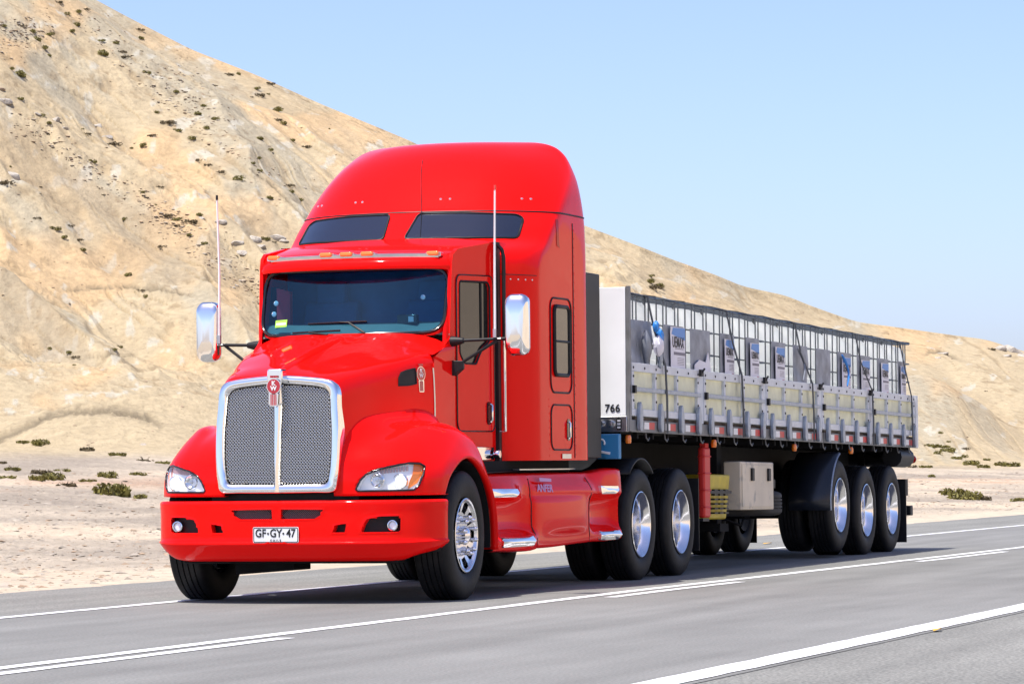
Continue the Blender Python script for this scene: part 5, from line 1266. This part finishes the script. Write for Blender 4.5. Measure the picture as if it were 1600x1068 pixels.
for i in range(12):
    lx = 4.31+i*.996+.5-TX; wpos = Vector((TX, 0, 0))+(rotT @ Vector((lx, -.62, 1.492)))
    t = empty("tank_container", wpos, (0, PT+random.uniform(-.003, .003), random.uniform(-.012, .012)))
    tag(t, LBL[i], "tank", "caged white liquid tanks in a row on the trailer")
    for p_ in protos:
        c_ = p_.copy(); COL.objects.link(c_); c_.parent = t
    x0, x1, kind = PL[i]; yq = -.612
    g_ = [[(x0+(x1-x0)*a+(.06*(b-.5) if kind == 3 else 0), yq-(.03*math.sin(a*5+b*4)+.02*math.sin(b*9+a*3))*(.4 if i == 0 else .25 if i == 6 else .07), .44+.455*b) for a in np.linspace(0, 1, 9)] for b in np.linspace(0, 1, 9)]
    pm = MB().grid(np.array(g_)).build("label_plate", M['plate'], t, smooth=60)
    if kind in (1, 3, 5): label_set(pm, x0+(x1-x0)*(.26 if i == 1 else .2), x1-(x1-x0)*(.04 if i == 1 else .16), .46+(0 if i > 1 else -.02), .84+(.04 if i == 1 else 0), yq-.020)
    if kind == 2:
        MB().prism([(a, yq-.015, b) for a, b in ((-.28, .44), (.30, .44), (.28, .56), (.20, .68), (.12, .58), (-.1, .60), (-.26, .55))], (0, -.006, 0)).build("torn_label", M['lwhite'], pm)
        MB().box(-.02, .12, yq-.0235, yq-.0215, .455, .475).build("label_mark", M['lblue'], pm)
    if kind in (4, 5):
        MB().tube([(x0+.10+.15*math.sin(k*.5), yq-.03-.01*k, .86-.05*k) for k in range(8)], [.012, .018, .016, .012, .012, .016, .012, .008], 6).build("film_curl", M['lblue'] if kind == 5 else M['plate'], pm, smooth=70)
    if i == 0:
        MB().tube([(.02, yq-.03, .50), (.0, yq-.045, .62), (-.04, yq-.05, .72), (-.02, yq-.04, .80)], [.02, .05, .045, .015], 8).build("bag_bulge", M['plate'], pm, smooth=70)
for p_ in protos: bpy.data.objects.remove(p_)
# straps over the load
M['strap'] = mat("grey_webbing", (.055, .06, .065), .75, var=.2, vscale=20)
SL = ["dark webbing strap over the first caged tank near the front wall", "dark strap over the tanks by the first stake post from the front", "dark strap crossing the middle of the row of tanks",
      "dark strap over the tanks at the last stake post", "last dark strap over the tank at the trailer's tail"]
for i, (xt, xb) in enumerate(((4.95, 5.28), (7.72, 8.02), (10.50, 10.95), (13.30, 13.80), (15.62, 15.88))):
    def W_(x, y, z): return tuple(rotT @ Vector((x-TX, y, z)))
    pts = [(xb, -1.335, 1.36), (xb-.02, -1.34, 1.66), (xb-.05, -1.335, 1.98), (xt+.10, -1.285, 2.30), (xt, -1.245, 2.62), (xt, -1.15, 2.645), (xt, 0, 2.65), (xt, 1.15, 2.645), (xt, 1.24, 2.62), (xb, 1.335, 1.98), (xb, 1.335, 1.36)]
    hw = .026; vs = []; 
    for x, y, z in pts: vs.append([W_(x-hw, y, z), W_(x+hw, y, z)])
    so = MB().grid(np.array(vs)).build("cargo_strap", M['strap'], None, smooth=0); so.location = (TX, 0, 0)
    md = so.modifiers.new("thickness", 'SOLIDIFY'); md.thickness = .006
    tag(so, SL[i], "strap", "straps holding the tanks on the trailer")
# crumpled blue and white film tied on the first strap
def lump(name, c, r, m, parent=None, seed=0, n1=14, n2=9):
    rs = np.random.default_rng(seed); m_ = MB(); P_ = []
    for i in range(n2+1):
        ph = PI*i/n2; P_.append([(c[0]+r[0]*math.sin(ph)*math.cos(2*PI*k/n1)*(1+.25*math.sin(3*k+i+seed)), c[1]+r[1]*math.sin(ph)*math.sin(2*PI*k/n1)*(1+.2*math.cos(2*k-i)), c[2]+r[2]*math.cos(ph)*(1+.12*math.sin(2*k+seed))) for k in range(n1+1)])
    for i in range(n2+1): P_[i][-1] = P_[i][0]
    return m_.grid(np.array(P_)).build(name, m, parent, smooth=30)
fe = empty("plastic_film", (5.06, -1.30, 2.18)); tag(fe, "crumpled blue and white plastic film tied to the first strap on the trailer", "plastic film")
lump("film_top", (-.03, -.01, .15), (.035, .03, .05), M['lblue'], fe, 1); lump("film_side", (.09, -.01, .06), (.05, .035, .075), M['lblue'], fe, 2)
lump("film_body", (.0, -.02, -.03), (.085, .045, .09), M['lwhite'], fe, 3); lump("film_tail", (.05, -.02, -.14), (.03, .025, .09), M['galv'], fe, 5)

# ================================================================== SHRUBS AND ROCKS
M['leaf'] = mat("olive_leaf", (.165, .145, .03), .7, var=.45, vscale=3); M['leaf2'] = mat("dark_dry_leaf", (.10, .075, .035), .8, var=.45, vscale=3)
M['rock'] = mat("pale_boulder", (.43, .39, .33), .9, var=.2, vscale=2.5, bump=.05, bscale=4, dirt=(.25, .2, .15), dscale=3, dlo=.55, dhi=.7)
M['rock2'] = mat("brown_rock", (.30, .22, .15), .9, var=.3, vscale=3, bump=.05, bscale=5)
M['rubble'] = mat("brown_rubble", (.33, .24, .16), .95, var=.3, vscale=2); M['stone'] = mat("roadside_stone", (.33, .285, .23), .9, var=.35, vscale=1.5)
def shrub_mesh(seed, flat, m):
    rs = np.random.default_rng(seed); b = MB()
    nb = 9
    cs = [(rs.uniform(-.7, .7), rs.uniform(-.7, .7), rs.uniform(.15, .55)*flat) for _ in range(nb)]
    for i in range(330):
        c_ = cs[rs.integers(nb)]; d = rs.normal(size=3); d /= np.linalg.norm(d); r = .38*rs.uniform(.5, 1.)**.5
        p = np.array(c_)+d*r*np.array([1, 1, flat]); p[2] = abs(p[2])
        u = rs.normal(size=3); u /= np.linalg.norm(u); v = np.cross(u, rs.normal(size=3)); v /= np.linalg.norm(v); sz = rs.uniform(.09, .19)
        b.add([p-u*sz, p+v*sz*.5, p+u*sz, p-v*sz*.5], [(0, 1, 2, 3)])
    o = b.build("foliage", m, None, smooth=0, recalc=False); return o
def stem_mesh(seed):
    rs = np.random.default_rng(seed); b = MB()
    for i in range(7):
        a = rs.uniform(0, 6.28); b.tube([(0, 0, -.1), (.35*math.cos(a), .35*math.sin(a), .25), (.6*math.cos(a), .6*math.sin(a), .45)], [.03, .02, .01], 4)
    return b.build("stem", M['leaf2'], None)
shp = [(shrub_mesh(11+i, f, M[m]), stem_mesh(60+i)) for i, (f, m) in enumerate(((.9, 'leaf'), (.75, 'leaf2'), (.5, 'leaf'), (1.1, 'leaf'), (.45, 'leaf2')))]
A_ = [(245,10),(322,50),(280,60),(360,40),(98,108),(10,108),(130,132),(320,105),(300,130),(160,170),(182,200),(205,232),(205,145),(432,228),(420,170),(483,180),(508,218),(520,238),(580,125),(590,160),(85,315),(45,287),(85,412),(172,485),(205,512),(475,605),(367,558),(390,675),(615,305),(702,512),(735,382),(850,443),(902,497),(828,475),(855,535),(660,470),(800,578),(745,545),(637,565),(957,310),(1000,310),(1125,350),(1068,370),(1085,398),(1150,460),(1162,500),(1182,515),(1085,578),(1128,625),(1280,612),(1218,585),(1075,660),(1085,712),(1208,775),(1215,800),(1258,835),(995,748),(928,720),(868,688),(832,670),(1127,825),(1112,998),(833,897),(790,925),(790,980),(852,1015),(740,940),(735,915),(700,900),(523,915),(595,800),(665,780),(293,942),(265,990),(328,1000),(155,910),(235,955),(25,765),(345,1042),(675,1028),(595,608)]
big = {(475, 605): 1.9, (25, 765): 1.7, (702, 512): 1.5, (432, 228): 1.5, (995, 748): 1.7, (1150, 460): 1.3, (790, 925): 1.5, (235, 955): 1.7, (902, 497): 1.2, (1258, 835): 1.4, (85, 315): 1.5, (160, 170): 1.4}
B2 = [(366,92,20),(407,135,16),(418,153,14),(345,298,15),(330,305,16),(220,328,20),(200,313,18),(213,350,14),(255,595,44),(335,608,40),(418,625,46),(470,632,34),(180,655,40),(40,650,44),(20,675,46),(120,660,60),(155,678,60),(105,678,40),(310,672,52),(400,665,32),(330,722,100),(8,632,24),(70,572,30),(118,577,46),(250,685,40),(400,732,40),(190,698,60)]
C2 = [(890,268,24),(690,600,22),(720,635,20),(655,655,50),(675,682,34),(718,672,44),(748,700,36),(785,663,30),(785,695,32),(805,725,62),(870,706,28),(945,730,90),(860,738,44),(625,735,44),(575,735,30),(865,433,12),(745,848,110),(790,862,120),(860,862,70),(990,868,60),(650,772,34),(700,655,36)]
shr = [(a/2.67, b/2.67, 12*big.get((a, b), 1.)*random.uniform(.75, 1.1), 'hill') for a, b in A_]
shr += [(a/1.841, 380+b/1.841, w/1.841*1.15, 'foot') for a, b, w in B2] + [(1200+a/2.5425, 440+b/2.5425, w/2.5425, 'right') for a, b, w in C2]
shr += [(1014, 440, 14, 'mid'), (1016, 431, 10, 'mid'), (1022, 450, 24, 'mid'), (1030, 447, 18, 'mid'), (395, 255, 8, 'hill'), (1246, 464, 8, 'mid')]
for k in range(26):
    px = random.uniform(0, 620); py = random.uniform(120, 620)
    if py > np.interp(px, SKYX, SKYY)+15: shr.append((px, py, random.uniform(4, 8), 'hill'))
LAB = {'hill': ("small dark olive desert shrub dotted over the pale hillside above the truck", "shrubs dotted over the hillside"),
       'foot': ("low olive desert shrub at the foot of the hill left of the truck", "low shrubs at the foot of the hill"),
       'right': ("low yellow green desert shrub on the sandy ground right of the trailer", "low shrubs right of the trailer"),
       'mid': ("small olive shrub on the hill slope above the trailer", "shrubs on the slope above the trailer")}
for px, py, wpx, kd in shr:
    h = ter_hit(px, py+1)
    if h is None: continue
    d = (h-Vector(CAMP)).length; r = wpx*d/FPX/1.9*(1.25 if wpx < 20 else 1.0)
    flat = (kd in ('foot', 'right') and wpx > 14)
    pr = shp[random.choice((2, 4, 2) if flat else (0, 1, 3))]
    t = empty("desert_shrub", (h.x, h.y, h.z-.1*r), (0, 0, random.uniform(0, 6.28)))
    for p_ in pr:
        c_ = p_.copy(); COL.objects.link(c_); c_.parent = t
        c_.scale = (r*random.uniform(.9, 1.1), r, r*(random.uniform(.9, 1.5) if flat else random.uniform(.7, .95)))
    lab, grp_ = LAB[kd]
    if kd == 'hill':
        top = np.interp(px, SKYX, SKYY); sz_ = "larger" if wpx > 13 else ("tiny" if wpx < 8 else "small")
        where = ("high on the slope just below the skyline" if py < top+45 else "near the top left corner of the hill" if px < 150 and py < 110 else
                 "in the stony gully above the truck" if 200 < px < 345 and py < 210 else "beside the grey band at the left" if px < 130 and py < 230 else
                 "on the smooth orange slope behind the roof" if px > 380 and py < 260 else "low on the slope behind the left mirror" if py > 330 and px > 180 else
                 "low on the slope at the left edge" if py > 300 else "on the middle of the hillside")
        lab = "%s %s shrub %s" % (sz_, "olive green" if pr is not shp[1] else "dark brown", where); grp_ = "shrubs "+where
    elif kd == 'foot':
        lab = "%s shrub %s left of the truck" % ("broad olive" if wpx > 30 else "small olive" if wpx > 18 else "tiny olive", "in the far line" if py < 712 else "near the gravel")
        if py < 600: lab = "small olive desert shrub on the low slope left of the truck's mirror"
    elif kd == 'right':
        lab = "%s shrub %s" % ("broad yellow green" if wpx > 24 else "small yellow green", "on the gravel flat behind the trailer's tail" if py > 760 else "at the hill foot right of the trailer" if py > 690 else "on the lower slope right of the trailer")
    tag(t, lab, "shrub", grp_)
for a, b in shp: bpy.data.objects.remove(a); bpy.data.objects.remove(b)
def rock_mesh(seed, m, name="rock", sub=3):
    rs = np.random.default_rng(seed); bm = bmesh.new(); bmesh.ops.create_icosphere(bm, subdivisions=sub, radius=1)
    pl_ = [(Vector(rs.normal(size=3)).normalized(), rs.uniform(.55, .9)) for _ in range(11)]
    for v in bm.verts:
        for n_, d_ in pl_:
            k_ = v.co.dot(n_)
            if k_ > d_: v.co -= n_*(k_-d_)*.9
        v.co *= 1+.05*math.sin(v.co.x*9+seed)*math.cos(v.co.y*7)
    me = bpy.data.meshes.new(name); bm.to_mesh(me); bm.free(); me.shade_smooth(); me.set_sharp_from_angle(angle=math.radians(28)); me.materials.append(m); return me
RM = [rock_mesh(i, M['rock']) for i in range(5)]+[rock_mesh(9+i, M['rock2']) for i in range(3)]+[rock_mesh(20+i, M['stone'], sub=2) for i in range(4)]
def rock(px, py, wpx, k, label, group=None, ar=.55, name="boulder", cat="boulder"):
    h = ter_hit(px, py)
    if h is None: return
    d = (h-Vector(CAMP)).length; r = wpx*d/FPX/2
    o = bpy.data.objects.new(name, RM[k]); COL.objects.link(o); o.location = (h.x, h.y, h.z-.22*r); o.scale = (r, r*random.uniform(.9, 1.2), r*ar); o.rotation_euler = (random.uniform(-.3, .3), random.uniform(-.3, .3), random.uniform(0, 6.28))
    tag(o, label, cat, group)
rock(17, 272, 38, 0, "large pale boulder bedded in the hillside at the left edge, above a green shrub", ar=.62)
rock(7, 157, 26, 1, "grey white boulder at the left edge high on the hill"); rock(2, 140, 12, 5, "small dark boulder above the grey white one at the left edge", ar=.8)
for a, b, w_ in ((84, 186, 26), (100, 200, 20), (167, 213, 20), (150, 195, 22), (60, 178, 14)): rock(a, b, w_, random.randrange(5), "pale rock in the grey band across the upper left hillside", "pale rocks in the upper left band", .45)
for a, b, w_ in ((395, 371, 34), (372, 378, 26), (430, 369, 34), (405, 384, 24), (380, 392, 22), (345, 345, 20), (445, 376, 20), (315, 340, 14)): rock(a, b, w_, random.randrange(5), "pale rock outcrop on the hillside left of the sleeper cab", "pale rocks left of the sleeper cab", .5)
for a, b, w_ in ((1581, 548, 44), (1560, 545, 26), (1597, 556, 30), (1572, 556, 22)): rock(a, b, w_, random.randrange(5), "pale rock outcrop below the ridge at the right edge", "pale rocks at the right edge", .6)
for a, b, w_ in ((1452, 543, 20), (1470, 552, 26), (1462, 558, 18), (1448, 532, 12)): rock(a, b, w_, random.randrange(5), "grey rock in the gully on the slope beyond the trailer's tail", "grey rocks beyond the trailer's tail", .35)
for a, b, w_ in ((26, 813, 34), (222, 695, 24), (76, 866, 16), (229, 870, 14), (160, 872, 10), (120, 822, 12), (180, 845, 10), (14, 874, 12), (60, 838, 10), (236, 788, 10), (200, 816, 9), (95, 798, 9), (1470, 790, 12), (1585, 795, 14), (1540, 770, 12), (1450, 752, 12)):
    rock(a, b, w_, 8+random.randrange(4), "%s loose stone on the pale gravel left of the truck" % ("light grey" if w_ > 14 else "small tan") if a < 800 else "loose stone on the pale ground right of the trailer", "loose stones left of the truck" if a < 800 else "loose stones right of the trailer", .5, "stone", "stone")
# gravel and rubble too many to count
def scatter(name, n_, sampler, smin, smax, m, seed):
    rs = np.random.default_rng(seed); b = MB(); made = 0; tries = 0
    while made < n_ and tries < n_*6:
        tries += 1; q = sampler(rs)
        if q is None: continue
        h = ter_hit(*q)
        if h is None: continue
        r = smin*(smax/smin)**(rs.random()**2.2); made += 1
        vs = []
        for k_, (x, y, z) in enumerate(((1, 0, 0), (0, 1, 0), (-1, 0, 0), (0, -1, 0), (.2, .1, .55), (0, 0, -.5))):
            vs.append((h.x+r*(x+rs.uniform(-.35, .35)), h.y+r*(y+rs.uniform(-.35, .35)), h.z+r*.6*(z+rs.uniform(-.2, .2))))
        b.add(vs, [(0, 1, 4), (1, 2, 4), (2, 3, 4), (3, 0, 4), (1, 0, 5), (2, 1, 5), (3, 2, 5), (0, 3, 5)])
    o = b.build(name, m, None, smooth=0, recalc=False); tag(o, kind='stuff'); return o
def s_plain(rs):
    px = rs.uniform(-60, 1660); lo = np.interp(px, [0, 270, 1420, 1600], [925, 900, 808, 795]); hi = np.interp(px, [0, 400, 1600], [735, 740, 735])
    return px, hi+(lo-hi)*rs.random()
def s_gully(rs):
    t = rs.random(); k = rs.integers(5)
    x0, y0, x1, y1, w_ = ((120, 20, 440, 300, 16), (250, 90, 330, 190, 26), (30, 190, 300, 360, 14), (240, 330, 420, 470, 16), (0, 60, 60, 40, 20))[k]
    px = x0+(x1-x0)*t+rs.normal()*w_; py = y0+(y1-y0)*t+rs.normal()*w_*.7
    return (px, py) if py > np.interp(px, SKYX, SKYY)+8 else None
def s_all(rs):
    px = rs.uniform(0, 1650); lo = 720; hi = np.interp(px, SKYX, SKYY)+8
    return px, hi+(lo-hi)*rs.random()
scatter("gravel", 4200, s_plain, .016, .085, M['stone'], 3); scatter("dark_gravel", 3000, s_plain, .016, .075, M['rock2'], 4)
scatter("rubble", 1300, s_gully, .03, .15, M['rubble'], 5); scatter("pale_rubble", 700, s_gully, .04, .17, M['stone'], 6)
scatter("hillside_stones", 1500, s_all, .025, .10, M['rubble'], 8)
# two fallen leaves on the road
for (x, y), l_ in (((-5.08, -6.06), "small yellow dry leaf on the near shoulder beside the white edge line"), ((19.7, 1.48), "small orange scrap on the far shoulder behind the trailer wheels")):
    sc_ = 1 if x < 0 else 2.0
    o = MB().add([(-.10*sc_, 0, .004), (-.02, -.03*sc_, .02), (.10*sc_, -.005, .006), (.0, .03*sc_, .012)], [(0, 1, 3), (1, 2, 3)]).build("dry_leaf" if x < 0 else "orange_scrap", mat("dry_leaf_yellow", (.6, .33, .03), .7), None, smooth=0)
    o.location = (x, y, 0); tag(o, l_, "leaf" if x < 0 else "litter")

# every repeat that can be told apart by its place in the row says so
ORD = ["leftmost", "second from left", "third from left", "fourth from left", "fifth from left", "sixth from left", "seventh from left", "eighth from left", "ninth from left", "tenth from left", "eleventh from left", "twelfth from left"]
sets = {}
for o in bpy.data.objects:
    if o.parent is None and 'label' in o and 'group' in o: sets.setdefault(o['label'], []).append(o)
for lab, lst in sets.items():
    if 2 <= len(lst) <= 12:
        lst.sort(key=lambda o: (Vector(o.location)-Vector(CAMP)).dot(Vector(_r))/(Vector(o.location)-Vector(CAMP)).dot(Vector(_f)))
        for k, o in enumerate(lst): o['label'] = lab+", "+(ORD[k] if k < len(lst)-1 or k == 0 else "rightmost")
